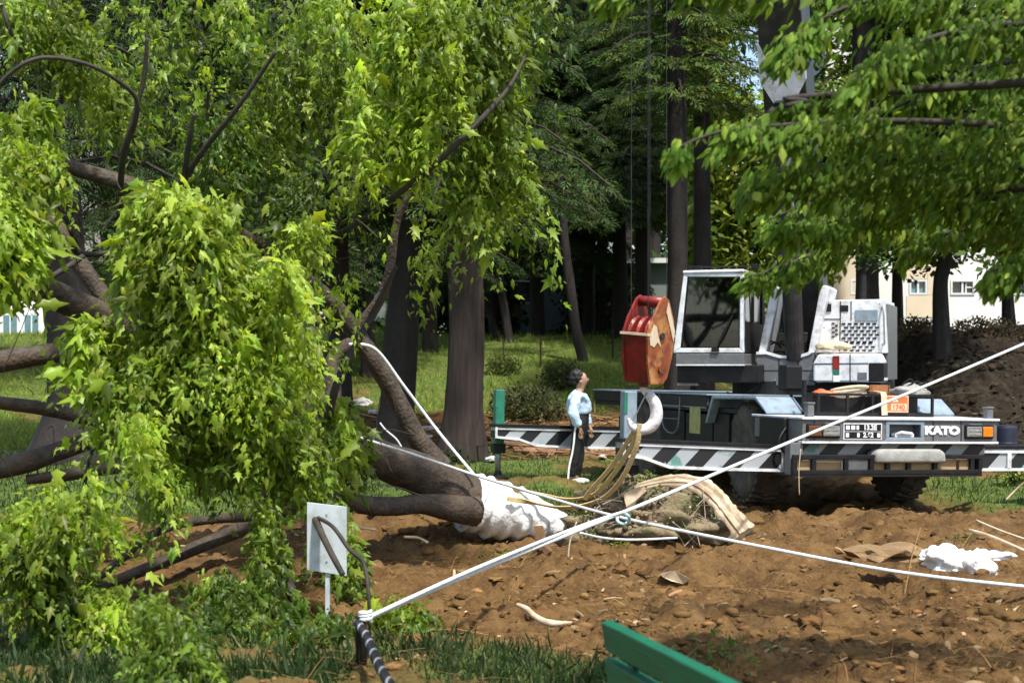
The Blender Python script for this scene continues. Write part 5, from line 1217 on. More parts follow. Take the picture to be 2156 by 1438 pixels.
# x = facing (right in the picture), -y = side nearer the camera
def arm(sy, sh, el_, wr):
    return [sh, el_, wr]
body = [[(.10,0,.93,.12,.14),(.09,0,1.10,.12,.14),(.08,0,1.28,.12,.16),(.075,0,1.40,.09,.13),(.09,0,1.46,.06,.06),(.115,0,1.52,.065,.065),(.125,0,1.60,.10,.085),(.115,0,1.69,.10,.085),(.10,0,1.745,.06,.055)]]
body += [[(.125,0,1.60,.10,.085),(.240,0,1.64,.018,.016)]]
for s_ in (-1, 1):
    body += [[(.10,0,.93,.12,.14),(.09,s_*.09,.86,.085,.085),(.055+.02*s_,s_*.10,.48,.055,.055),(.0+.03*s_,s_*.10,.10,.038,.04),(.02+.03*s_,s_*.10,.05,.036,.04),(.13+.03*s_,s_*.105,.035,.03,.036)]]
    ex = -.005 if s_ < 0 else .13; wx = .10 if s_ < 0 else .24
    hz = .86
    body += [[(.075,0,1.40,.09,.13),(.07,s_*.17,1.37,.05,.05),(ex,s_*.23,1.12,.040,.040),(wx,s_*.21,.90,.026,.022),(wx+.01,s_*.205,hz,.034,.016),(wx+.012,s_*.205,.815,.036,.015)]]
    for k, (dx, ln) in enumerate(((-.026,.062),(-.009,.072),(.009,.068),(.026,.052))):
        body += [[(wx+.012,s_*.205,.815,.036,.015),(wx+.012+dx,s_*.205,.785,.0085,.0085),(wx+.02+dx,s_*.203,.785-ln*.5,.008,.008),(wx+.033+dx,s_*.20,.785-ln,.0065,.0065)]]
    body += [[(wx+.01,s_*.205,hz,.034,.016),(wx+.045,s_*.19,.83,.0095,.0095),(wx+.058,s_*.185,.795,.008,.008)]]
skin_mesh('body', body, M_skin, man)
skin_mesh('jacket', [[(.095,0,1.06,.15,.165),(.09,0,1.14,.165,.18),(.07,0,1.27,.175,.195),(.06,0,1.38,.135,.18),(.085,0,1.45,.085,.09)]]+
    [[(.06,0,1.38,.135,.18),(.06,s_*.185,1.365,.078,.078),(-.005 if s_ < 0 else .13,s_*.255,1.12,.085,.08),(.10 if s_ < 0 else .24,s_*.225,.90,.066,.06)] for s_ in (-1,1)], M_shirt, man)
tr = skin_mesh('trousers', [[(.085,0,1.20,.13,.15),(.09,0,1.06,.145,.165),(.10,0,.95,.15,.17)]]+[[(.10,0,.95,.15,.17),(.09,s_*.095,.82,.105,.10),(.055+.02*s_,s_*.105,.48,.085,.08),(.0+.03*s_,s_*.105,.12,.08,.075)] for s_ in (-1,1)], M_trouser, man)
m = MB(); P_, _ = spline([(.05,-.27,.95),(.03,-.232,.82),(.015,-.222,.66),(-.01,-.212,.50),(-.055,-.208,.30),(-.075,-.204,.10)], None, 6)
sweep_band(P_, .028, .012, (1,0,0)).build('trouser_stripe', M_white, man)
hair = lump((.052,0,1.672), (.128,.122,.128), 3, 4, .12, 6); hair.v = [(x, y, z) if True else 0 for x, y, z in hair.v]
hair.build('hair', M_hair, man, smooth=True)
h2 = lump((.015,0,1.60), (.09,.10,.10), 5, 4, .12, 6); h2.build('hair', M_hair, man, smooth=True)
for s_ in (-1, 1):
    m = MB(); m.lathe([(.002,-.01),(.026,-.004),(.028,.004),(.012,.010)], 10, Matrix.Translation((.12, s_*.098, 1.60)) @ Matrix.Rotation(R(90), 4, 'X')); m.build('ear', M_skin, man, smooth=True)
    m = MB(); m.tube([(.215, s_*.036, 1.66), (.224, s_*.034, 1.66)], .010, 8); m.build('eye', M_hair, man)
    lump((.075+.03*s_, s_*.105, .045), (.135,.052,.055), 6, 3, .06).build('shoe', M_shoe, man, smooth=True)
m = MB(); m.tube([(.20,-.022,1.57),(.215,0,1.573),(.20,.022,1.57)], .006, 6); m.build('mouth', mat('lip', (.25,.09,.07), (.2,.07,.05), 10), man)
skin_mesh('collar', [[(.08,0,1.42,.095,.10),(.09,0,1.49,.075,.075)]], M_trouser, man)

# crane operator, seated behind the windshield
ov = FS.px(1497, 742, 1, -.1)
op_ = empty('person', MSw @ Vector((ov.x, -.1, cabf[0][1]+.30)), (0, 0, R(-21)), 'crane operator sitting in the cab, barely visible behind the windshield', 'person')
bb_ = [[(0,.0,.08,.15,.12),(0,.02,.30,.15,.11),(0,.03,.50,.16,.10),(0,.0,.60,.055,.055),(0,-.02,.68,.07,.08),(0,-.02,.76,.08,.09),(0,-.01,.83,.045,.05)],[(0,-.02,.68,.07,.08),(0,-.125,.70,.014,.014)]]
for s_ in (-1, 1):
    bb_ += [[(0,.03,.50,.16,.10),(s_*.19,.02,.48,.055,.055),(s_*.24,-.10,.25,.042,.042),(s_*.16,-.36,.28,.028,.028),(s_*.15,-.42,.29,.032,.02)]]+[[(s_*.15,-.42,.29,.032,.02),(s_*.15+d_,-.46,.29,.009,.009),(s_*.15+d_,-.49,.265,.008,.008)] for d_ in (-.028,-.01,.01,.028)]+[[(s_*.15,-.42,.29,.032,.02),(s_*.11,-.44,.31,.01,.01)]]
    bb_ += [[(0,.0,.08,.15,.12),(s_*.10,-.05,.06,.085,.085),(s_*.12,-.42,.08,.06,.06)]]
skin_mesh('body', bb_, M_skin, op_)
skin_mesh('shirt', [[(0,.0,.08,.17,.14),(0,.02,.30,.17,.13),(0,.03,.50,.175,.12)]]+[[(0,.03,.50,.175,.12),(s_*.19,.02,.48,.07,.07),(s_*.24,-.10,.25,.055,.055),(s_*.18,-.30,.275,.045,.045)] for s_ in (-1,1)], M_greycloth, op_)
lump((0,.01,.80), (.10,.11,.09), 2, 3, .08).build('hair', M_hair, op_, smooth=True)

# ------------------------------------------------------------------ background trees
def crown(parent, n_, fn, tv, tf, size, base, m, name='crown', var=.3, flat=.6, young=None, py=0.0):
    P, T = fn(n_); N = rng.normal(0, .45, (len(P), 3))+np.array([0, -.2, flat])
    col = tints(len(P), base, var, .18, young, py)*np.exp(.5*(fbm(P[:, 0]*.9, P[:, 2]*1.1+P[:, 1]*.7, 3)-.5))[:, None]
    V, Fc, cc = stamp(tv, tf, P, T, N, size*np.exp(rng.normal(0,.3,len(P))), col)
    return rel(tag(np_mesh(name, V, Fc, m, None, cc), kind='stuff'), parent)
def conifer_boughs(x, y, z0, z1, r_, seed):
    """flat drooping boughs: returns branch polylines"""
    rr = np.random.default_rng(seed); out = []; z = z0
    while z < z1:
        k = 5 if z < z1*.8 else 4; off = rr.uniform(0, 6.28)
        for i in range(k):
            a = off+i*6.28/k+rr.normal(0,.3); L = r_*(1-.55*(z-z0)/(z1-z0))*rr.uniform(.65,1.15)
            pts = [(x+math.cos(a)*L*t, y+math.sin(a)*L*t, z+.12*L*math.sin(t*2.6)-.30*L*t*t+rr.normal(0,.02)) for t in np.linspace(0, 1, 6)]
            out.append((np.array(pts), L))
        z += rr.uniform(.38,.62)
    return out
def bough_foliage(boughs, dens, wid=.34):
    Ps, Ts = [], []
    for pts, L in boughs:
        k = max(4, int(dens*L)); t = rng.random(k)**.8*.92+.08; i = np.minimum((t*5).astype(int), 4); f_ = (t*5-i)[:, None]
        p = pts[i]*(1-f_)+pts[i+1]*f_; d = unit(pts[-1]-pts[0]); sd = np.array([-d[1], d[0], 0]); w_ = rng.uniform(-1,1,k)
        wmax = wid*L*np.sin(np.clip(t,.05,1)*2.9)**.6
        q = p+sd[None]*(w_*wmax)[:, None]; q[:, 2] -= .16*np.abs(w_)*L*.4+np.abs(rng.normal(0,.06,k))
        Ps.append(q); Ts.append(d[None]*.7+sd[None]*(w_*1.4)[:, None]+np.array([0,0,-.35])+rng.normal(0,.25,(k,3)))
    return np.concatenate(Ps), np.concatenate(Ts)
def bg_tree(name, label, kind_, trunk_pts, z0, z1, r_, seed, base, dens=46, size=.20, mm=M_bark_dark, group=None, flare=1.5, wid=.34, tpl=(SPRAY_V, SPRAY_F)):
    """trunk_pts (px,py,Y,radius_px); first is the foot"""
    b0 = at(*trunk_pts[0][:3]); g = Hs(b0.x, b0.y)
    t = empty(name, (b0.x, b0.y, g), label=label, cat='tree', group=group)
    pts = [at(*p[:3]) for p in trunk_pts]; rad = [S_(p[3], p[2]) for p in trunk_pts]
    pts[0].z = g-.25
    pts = [pts[0], pts[0].lerp(pts[1], .12)]+pts[1:]; pts[1].z = max(pts[1].z, g+.12); rad = [rad[0]*flare, rad[0]*1.12]+rad[1:]
    top = pts[-1]; dirv = (pts[-1]-pts[-2]).normalized()
    if top.z < z1: pts.append(top+dirv*((z1-top.z)*.5)); rad.append(rad[-1]*.7); pts.append(top+dirv*(z1-top.z)); rad.append(rad[-2]*.15)
    P, Rr = spline(pts, rad, 7); m = MB(); m.tube(P, Rr, 18)
    vv = np.array(m.v); cen = np.repeat(np.array([p[:] for p in P]), 18, 0); an = np.tile(np.arange(18)/18*6.283, len(P))
    hgt = vv[:, 2]-g; amp = .05+.16*np.exp(-np.clip(hgt, 0, 99)/.8)
    m.v = [tuple(q) for q in cen+(vv-cen)*(1+amp*np.sin(an*6+1.3*np.sin(hgt*.25+seed))+.12*(fbm(vv[:, 0]*4+seed, vv[:, 2]*.9, 3)-.5))[:, None]]
    rel(m.build('trunk', mm, None, smooth=True), t)
    if r_ > 0:
        tx, ty = pts[2].x if len(pts) > 2 else b0.x, b0.y
        bo = conifer_boughs(top.x, top.y, z0, z1, r_, seed); mb = MB()
        for q, L in bo:
            if L > .5: mb.tube([Vector(v) for v in q], [.035*L/2*(1-k/6.5)+.006 for k in range(6)], 5, cap=False)
        rel(tag(mb.build('boughs', mm, None), kind='stuff'), t)
        P_, T_ = bough_foliage(bo, dens, wid); crown(t, 0, lambda n_: (P_, T_), tpl[0], tpl[1], size, base, M_needle)
    return t
CG, CG2, CY = (.038,.066,.018), (.075,.12,.022), (.13,.19,.03)
G1 = 'tall conifers standing behind the fallen tree'
bg_tree('redwood_tree', 'thickest fluted conifer trunk left of the person, lit brown bark', 'c', [(972,948,28,50),(976,860,28,42),(982,700,28,38),(978,500,28,38),(978,300,28,34),(980,0,28,28)], 5.4, 15, 3.1, 1, CG, 55, .22, M_bark_red, G1, 1.35)
bg_tree('conifer_tree', 'dark conifer trunk just left of the fluted one, slightly leaning', 'c', [(826,950,29,46),(836,860,29,38),(846,700,29,36),(858,520,29,30),(862,300,29,25),(862,50,29,20)], 5.2, 14, 3.3, 2, CG, 50, .22, M_bark_dark, G1)
bg_tree('conifer_tree', 'dark straight trunk behind the rope on the leaning limb', 'c', [(716,930,31,26),(716,780,31,22),(712,600,31,22),(708,400,31,24),(706,100,31,20)], 5.0, 14, 3.2, 3, CG, 50, .22, M_bark_dark, G1)
bg_tree('conifer_tree', 'big dark trunk with flared foot at the far left behind the branches', 'c', [(160,935,27,92),(155,850,27,56),(150,740,27,48),(140,640,27,48),(120,400,27,46),(100,0,27,40)], 5.5, 14, 3.4, 4, CG, 50, .22, M_bark_dark, G1, 1.1)
bg_tree('conifer_tree', 'straight dark trunk directly behind the left side of the crane cab', 'c', [(1424,830,33,24),(1426,600,33,20),(1426,300,33,20),(1424,0,33,18)], 8.2, 16, 2.2, 5, CG2, 40, .22, M_bark_dark, G1)
bg_tree('conifer_tree', 'dark trunk right above the middle of the crane cab roof', 'c', [(1480,800,35,22),(1479,600,35,18),(1478,300,35,18),(1476,0,35,17)], 8.2, 17, 2.2, 6, CG2, 40, .22, M_bark_dark, G1)
bg_tree('conifer_tree', 'thick dark trunk rising behind the perforated crane housing', 'c', [(1828,790,31,28),(1826,600,31,23),(1824,400,31,23),(1820,150,31,25)], 9.8, 16, 2.4, 7, CG2, 40, .22, M_bark_dark, G1)
bg_tree('broadleaf_tree', 'slim crooked dark trunk on the bank in front of the white building', 'b', [(1984,700,31,16),(1980,600,31,14),(1990,540,31,14),(1975,440,31,13),(1982,300,31,12),(1970,100,31,10)], 4.6, 11, 2.6, 8, (.05,.085,.02), 34, .22, M_bark_dark, None, 1.2, .4, (CLUMP_V, CLUMP_F))
bg_tree('young_tree', 'thin leaning dark trunk on the grass bank behind the person', 'y', [(1227,768,42,9),(1214,700,42,10),(1200,600,42,10),(1190,520,42,9),(1180,400,42,8)], 7.0, 9.5, 1.2, 9, CG2, 30, .2)
bg_tree('young_tree', 'slim dark trunk leaning left in front of the grey wall', 'y', [(1072,700,47,8),(1062,650,47,8),(1048,580,47,7),(1040,520,47,6)], 6.3, 10, 2.4, 10, CG, 60, .24)
bg_tree('young_tree', 'thin dark trunk leaning right in front of the grey wall', 'y', [(1046,702,48,7),(1030,660,48,6),(1012,610,48,6)], 7, 10, 2.0, 11, CG, 50, .24)
bg_tree('conifer_tree', 'dark trunk in front of the iron railing', 'c', [(1306,720,48,18),(1306,640,48,15),(1304,500,48,14),(1302,300,48,12)], 7.0, 14, 2.8, 12, CG, 70, .25, M_bark_dark, G1)
bg_tree('conifer_tree', 'dark trunk seen just left of the red hook block', 'c', [(1356,730,46,18),(1354,640,46,16),(1352,450,46,15),(1350,200,46,13)], 7.0, 14, 2.8, 13, CG, 70, .25, M_bark_dark, G1)
bg_tree('conifer_tree', 'dark trunk among the leaves at upper centre left', 'c', [(560,860,38,20),(560,600,38,18),(556,300,38,17),(552,0,38,15)], 4.5, 14, 3.4, 14, CG, 56, .24, M_bark_dark, G1)
bg_tree('conifer_tree', 'dark trunk behind the bright hanging foliage', 'c', [(350,850,40,24),(350,600,40,22),(348,300,40,20),(344,0,40,18)], 4.8, 15, 3.6, 15, CG, 56, .24, M_bark_dark, G1)
bg_tree('conifer_tree', 'tall dark conifer in the gap right of the fluted trunk', 'c', [(1130,740,50,14),(1130,600,50,14),(1128,400,50,13),(1124,0,50,12)], 5.6, 15, 3.6, 16, CG, 90, .26, M_bark_dark, G1)
bg_tree('conifer_tree', 'dark conifer filling the shade between the fluted trunk and the crane', 'c', [(1240,740,51,12),(1240,600,51,12),(1238,400,51,12),(1236,0,51,10)], 7.5, 17, 3.6, 17, CG2, 80, .24, M_bark_dark, G1)
bg_tree('conifer_tree', 'conifer at the far left edge of the picture', 'c', [(-60,850,38,30),(-60,600,38,28),(-60,0,38,22)], 5.5, 15, 3.6, 18, CG, 50, .24, M_bark_dark, G1)

bg_tree('broadleaf_tree', 'pale leafy tree at the right edge screening the upper storeys of the building', 'b', [(2125,690,36,12),(2118,560,36,10),(2105,400,36,10),(2100,200,36,9)], 5.6, 13.5, 3.0, 21, CY, 42, .24, M_bark_dark, None, 1.2, .42, (CLUMP_V, CLUMP_F))
bg_tree('broadleaf_tree', 'pale leafy tree behind the thick trunk right of the boom', 'b', [(1890,700,39,10),(1888,500,39,9),(1880,300,39,9),(1876,100,39,8)], 7.2, 14.5, 3.0, 22, CY, 42, .24, M_bark_dark, None, 1.2, .42, (CLUMP_V, CLUMP_F))
bg_tree('conifer_tree', 'slender dark trunk in the shade just right of the fluted one', 'c', [(1040,760,52,10),(1040,500,52,10),(1038,0,52,9)], 7.5, 16, 3.0, 23, CG, 60, .26, M_bark_dark, G1)
bg_tree('conifer_tree', 'slender dark trunk between the fluted one and the leaning dark one', 'c', [(905,780,44,14),(905,500,44,13),(903,0,44,11)], 5.0, 15, 3.0, 24, CG, 60, .24, M_bark_dark, G1)
bg_tree('conifer_tree', 'dark trunk just right of the upright dark one behind the limb', 'c', [(775,800,40,13),(775,500,40,12),(774,0,40,11)], 5.0, 15, 3.0, 25, CG, 55, .24, M_bark_dark, G1)
bg_tree('conifer_tree', 'dark trunk in the shade above the person', 'c', [(1268,740,53,12),(1268,500,53,12),(1266,0,53,10)], 8.0, 16, 3.0, 26, CG, 60, .26, M_bark_dark, G1)
# far wood closing the view: one mass of trunks and leaves nobody could count
def wood(name, x0, x1, y0, y1, z0, z1, n_, size, base, young, py):
    P = np.stack([rng.uniform(x0, x1, n_), rng.uniform(y0, y1, n_), np.zeros(n_)], -1)
    P[:, 2] = H(P[:, 0], P[:, 1])+z0+(z1-z0)*rng.random(n_)**.85
    k = fbm(P[:, 0]*.35+P[:, 1]*.2, P[:, 2]*.4+30, 3) > .40; P = P[k]; n_ = len(P)
    T = rng.normal(0, 1, (n_, 3))+np.array([0,0,-.6]); N = rng.normal(0,.6,(n_, 3))+np.array([-.2,-.4,.7])
    col = tints(n_, base, .35, .2, young, py)*np.exp(1.1*(fbm(P[:, 0]*.5, P[:, 2]*.5+P[:, 1]*.3, 3)-.5))[:, None]
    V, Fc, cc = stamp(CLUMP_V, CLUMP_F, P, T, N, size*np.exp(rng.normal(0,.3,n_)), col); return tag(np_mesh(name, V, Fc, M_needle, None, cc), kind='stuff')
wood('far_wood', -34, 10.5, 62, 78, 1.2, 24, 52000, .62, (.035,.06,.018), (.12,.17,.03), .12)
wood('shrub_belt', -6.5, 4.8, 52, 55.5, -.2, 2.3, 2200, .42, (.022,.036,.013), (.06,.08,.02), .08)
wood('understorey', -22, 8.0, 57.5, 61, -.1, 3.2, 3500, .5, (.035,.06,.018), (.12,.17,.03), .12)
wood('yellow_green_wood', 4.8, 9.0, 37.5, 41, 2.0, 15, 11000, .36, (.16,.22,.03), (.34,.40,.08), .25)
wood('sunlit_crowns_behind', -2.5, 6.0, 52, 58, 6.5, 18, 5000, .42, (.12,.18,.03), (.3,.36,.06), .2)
m = MB()
for k in range(60):
    x = rng.uniform(-30, 8); y = rng.uniform(58, 70); g = Hs(x, y); m.tube([(x, y, g-.3), (x+rng.normal(0,.3), y, g+9), (x+rng.normal(0,.5), y, g+22)], [.28,.22,.08], 8)
tag(m.build('far_trunks', M_bark_dark, None), kind='stuff')

# ------------------------------------------------------------------ right foreground tree
fg = empty('overhanging_tree', (4.6, 6.2, Hs(4.6, 6.2)), label='near broadleaf tree whose drooping boughs hang in from the right edge', cat='tree')
o = bark_tube('trunk', [(4.6,6.2,-.2),(4.55,6.2,1.5),(4.4,6.25,3.2),(4.2,6.3,5.2)], [.26,.20,.17,.11], M_bark_dark, None); rel(o, fg)
fP, fT, fN, fS, fC = [], [], [], [], []
def bough(pts, dens, half, base, size=.085, tipc=.5, droop=.16):
    W = [at(*p) for p in pts]; P, _ = spline(W, None, 5)
    ww = [Vector((4.35, 6.25, min(max(W[0].z, 2.2), 4.9))), W[0]]
    bark_tube('bough', [ww[0]]+W, [.03]+[.017*(1-i/(len(W)+.3))+.003 for i in range(len(W))], M_twig, fg, 8, 5, .02)
    A = np.array([p[:] for p in P]); n_ = len(A)-1
    k = int(dens*len(pts)*2.5); t = rng.random(k)*n_; i = np.minimum(t.astype(int), n_-1); f_ = (t-i)[:, None]
    d = unit(A[i+1]-A[i]); sd = unit(np.cross(d, np.array([0,0,1.0]))); w_ = rng.normal(0, .55, (k, 1))
    taper = np.clip(1.15-(t/n_)[:, None]*.75, .3, 1)
    Y_ = A[i][:, 1:2]; hm = half/F*Y_
    Q = A[i]*(1-f_)+A[i+1]*f_+sd*w_*hm*1.1*taper+np.array([0,0,-1.0])*((rng.normal(.28,.50,(k,1)))*hm*taper+.01)
    T = d*.55+sd*w_*.6+np.array([0,0,-.75])+rng.normal(0,.3,(k,3)); N = np.array([-.3,-.5,.75])+rng.normal(0,.4,(k,3))
    kk = fbm(Q[:, 0]*3.0+Q[:, 1]*2, Q[:, 2]*3.2+9, 3) > .37
    fP.append(Q); fT.append(T); fN.append(N); fS.append(size*.62*np.exp(rng.normal(0,.3,k)))
    fC.append(tints(k, base, .25, .12, (.26,.34,.05), .06)*(1+tipc*((t/n_)[:, None])**3))
    for L_ in (fP, fT, fN, fS, fC): L_[-1] = L_[-1][kk]
BG = (.10,.165,.022)
bough([(2330,300,7.4),(2100,265,7.2),(1900,255,7.0),(1750,258,6.9),(1600,268,6.8),(1500,282,6.7),(1412,318,6.6)], 120, 65, BG, .085, .8)
bough([(2330,380,7.8),(2100,340,7.6),(1950,330,7.5),(1800,345,7.4),(1650,360,7.3),(1560,400,7.3)], 150, 85, BG)
bough([(2330,450,8.0),(2150,430,7.9),(2000,400,7.8),(1860,420,7.8),(1740,470,7.7),(1620,470,7.6)], 120, 60, BG)
bough([(1900,420,8.0),(1800,480,8.0),(1720,530,8.0),(1650,560,7.9),(1560,590,7.8)], 75, 45, BG, .08, .5)
bough([(2330,520,8.3),(2200,500,8.2),(2080,480,8.2),(1960,500,8.1),(1900,540,8.1)], 60, 40, BG)
bough([(2330,600,7.5),(2200,540,7.5),(2120,560,7.5),(2080,580,7.5)], 80, 50, BG)
bough([(2330,60,6.9),(2150,50,6.8),(2000,70,6.7),(1900,105,6.6),(1830,150,6.5),(1770,200,6.5)], 110, 60, BG, .085, .6)
bough([(2330,-30,7.2),(2100,-40,7.1),(1950,-20,7.0),(1800,10,6.9),(1700,60,6.9),(1640,110,6.8)], 140, 75, BG)
bough([(2330,150,7.5),(2150,130,7.4),(2050,150,7.3),(1960,190,7.3),(1880,230,7.2)], 100, 60, BG)
bough([(2330,220,7.8),(2200,180,7.8),(2110,200,7.7),(2060,240,7.7)], 70, 60, BG)
bough([(2300,-90,6.6),(1900,-90,6.3),(1600,-70,6.2),(1450,-55,6.1),(1340,-30,6.1),(1250,-20,6.1)], 110, 60, BG)
bough([(2330,430,9.0),(2100,400,9.0),(1900,440,9.0),(1750,420,9.0),(1600,470,9.0)], 110, 90, (.07,.12,.018))
bough([(1760,200,7.2),(1700,215,7.2),(1650,225,7.1),(1600,245,7.1)], 30, 20, BG)
cat = np.concatenate
rel(foliage('foliage', OVAL_V*np.array([[1.05,1,1]]), OVAL_F, cat(fP), cat(fT), cat(fN), cat(fS), cat(fC), M_leaf_fg, None), fg)

# ------------------------------------------------------------------ buildings
M_wall = mat('cream_render', (.86,.85,.80), (.80,.79,.73), 1.2, .85, .1, dirt=(.66,.62,.52), dscale=.8, damt=.3)
M_beige = mat('beige_panel', (.74,.63,.46), (.68,.57,.41), 1.5, .85, .1)
M_frame = mat('window_frame_white', (.75,.76,.77), (.68,.69,.7), 5, .5)
M_dkglass = mat('dark_window_glass', (.03,.045,.05), (.02,.03,.035), 2, .08, 0, spec=.8)
M_blglass = mat('bluish_window_glass', (.12,.24,.27), (.08,.17,.2), 2, .1, 0, spec=.8)
YW = 44.0
bg0 = at(1745, 690, YW)
bld = empty('apartment_building', (bg0.x+6.5, YW, 2.6), label='sunlit cream apartment building behind the bank on the right', cat='building')
def bpart2(name, m, mm, parent, **k): return rel(m.build(name, mm, None, **k), parent)
wx = lambda p: (p-CX)*YW/F
wz = lambda q: CH-(q-HY)*YW/F
floors = [(wz(621), wz(589)), (wz(400), wz(345)), (wz(205), wz(150)), (wz(20), wz(-35))]
xs_w = [(wx(1914), wx(1952)), (wx(2001), wx(2052)), (wx(2120), wx(2160)), (wx(1790), wx(1830)), (wx(2230), wx(2275))]
holes = [(a, b_, c_, d_) for (a, b_) in xs_w for (c_, d_) in floors]
X0, X1, Z0, Z1 = wx(1738), wx(2420), 1.5, 16.5
xc = sorted({X0, X1, *[h[0] for h in holes], *[h[1] for h in holes]}); zc_ = sorted({Z0, Z1, *[h[2] for h in holes], *[h[3] for h in holes]})
m = MB()
for i in range(len(xc)-1):
    for j in range(len(zc_)-1):
        cx_, cz_ = (xc[i]+xc[i+1])/2, (zc_[j]+zc_[j+1])/2
        if any(h[0] < cx_ < h[1] and h[2] < cz_ < h[3] for h in holes): continue
        m.box((xc[i], YW, zc_[j]), (xc[i+1], YW+.25, zc_[j+1]))
bpart2('wall', m, M_wall, bld)
m = MB(); m.box((X0, YW+.26, Z0), (X0+.25, YW+9, Z1)); bpart2('side_wall', m, M_wall, bld)
m = MB(); m.box((X0-.2, YW-.35, Z1), (X1, YW+9, Z1+.3)); bpart2('roof', m, M_wall, bld)
m = MB(); m.box((wx(1908), YW-.02, wz(668)), (wx(1975), YW-.003, wz(622))); m.box((wx(1953), YW-.02, wz(621)), (wx(1975), YW-.003, wz(560))); m.box((wx(1908), YW-.021, wz(588)), (wx(1952), YW-.004, wz(560))); bpart2('beige_panel', m, M_beige, bld)
m = MB(); m.box((wx(1744), YW-.02, wz(650)), (wx(1802), YW-.003, wz(540))); bpart2('beige_panel', m, M_beige, bld)
for i, h in enumerate(holes):
    a, b_, c_, d_ = h; m = MB(); t_ = .06
    m.box((a, YW-.03, c_), (b_, YW+.06, c_+t_)); m.box((a, YW-.03, d_-t_), (b_, YW+.06, d_)); m.box((a, YW-.03, c_+t_), (a+t_, YW+.06, d_-t_)); m.box((b_-t_, YW-.03, c_+t_), (b_, YW+.06, d_-t_)); m.box(((a+b_)/2-.03, YW, c_+t_), ((a+b_)/2+.03, YW+.05, d_-t_))
    f_ = bpart2('window', m, M_frame, bld)
    m = MB(); m.box((a+t_, YW+.07, c_+t_), (b_-t_, YW+.09, d_-t_)); o = m.build('pane', M_dkglass if i == 4 else M_blglass, None); o.parent = f_
    if i == 4: m = MB(); m.box((b_-.28, YW+.02, c_+t_), (b_-.24, YW+.055, d_-t_)); m.box((b_-.24, YW+.02, (c_+d_)/2-.02), (b_-t_, YW+.055, (c_+d_)/2+.02)); o = m.build('mullion', M_frame, None); o.parent = f_
# low grey-green building behind the centre trunks
YB2 = 56.0; M_gg = mat('grey_green_render', (.20,.24,.22), (.14,.175,.155), 1, .85)
g2 = Hs(1.5, YB2); b2 = empty('low_building', (1.5, YB2, g2), label='pale grey-green low building glimpsed between the centre trunks', cat='building')
def b2box(name, p0, q0, p1, q1, ya, yb, mm, par=b2):
    a, b_ = at(p0, q1, YB2), at(p1, q0, YB2); m = MB(); m.box((a.x, YB2+ya, a.z), (b_.x, YB2+yb, b_.z)); o = m.build(name, mm, None)
    if par is b2: rel(o, par)
    else: o.parent = par
    return o
b2box('wall', 1005, 555, 1405, 720, 0, 5, M_gg); b2box('roof', 995, 545, 1415, 555, -.4, 5.3, M_frame)
for p0, p1 in ((1085,1120),(1215,1236),(1250,1275)):
    f_ = b2box('window', p0, 590, p1, 640, -.06, -.01, M_frame); b2box('pane', p0+4, 594, p1-4, 636, -.08, -.062, M_dkglass, f_)
for p in (1262, 1243): b2box('drainpipe', p, 556, p+5, 715, -.15, -.082, M_frame)
g3 = Hs(-4.6, 54); b3 = empty('white_shed', (-4.7, 54, g3), label='pale shed seen through the gap left of the dark leaning trunk', cat='shed')
a, b_ = at(762, 740, 54), at(812, 600, 54); m = MB(); m.box((a.x, 54, g3-.2), (b_.x, 57, b_.z)); rel(m.build('wall', M_gg, None), b3)
m = MB(); m.box((a.x-.15, 53.8, b_.z), (b_.x+.15, 57.1, b_.z+.12)); rel(m.build('roof', M_frame, None), b3)
m = MB(); m.box((a.x+.2, 53.95, g3), (a.x+.6, 53.998, g3+1.9)); rel(m.build('door', M_blglass, None), b3)
# upper-left glimpsed block
b4 = empty('apartment_building', (-23, 60, 3), label='bluish-white apartment block glimpsed through leaves at the upper left', cat='building')
a, b_ = at(-140, 740, 57), at(95, -60, 57)
m = MB(); m.box((a.x, 57, 2.2), (b_.x, 66, b_.z)); rel(m.build('wall', M_wall, None), b4)
m = MB(); m.box((a.x-.2, 56.8, b_.z), (b_.x+.2, 66.2, b_.z+.3)); rel(m.build('roof', M_beige, None), b4)
for px in (-110, -50, 5, 50):
    for q in (0, 80, 160, 290, 420, 550, 660):
        c0, c1 = at(px, q+52, 57), at(px+36, q, 57); m = MB(); m.box((c0.x, 56.92, c0.z), (c1.x, 56.995, c1.z)); f_ = m.build('window', M_frame, None); rel(f_, b4)
        m = MB(); m.box((c0.x+.07, 56.9, c0.z+.07), ((c0.x+c1.x)/2-.03, 56.918, c1.z-.07)); m.box(((c0.x+c1.x)/2+.03, 56.9, c0.z+.07), (c1.x-.07, 56.918, c1.z-.07)); o = m.build('pane', M_blglass, None); o.parent = f_

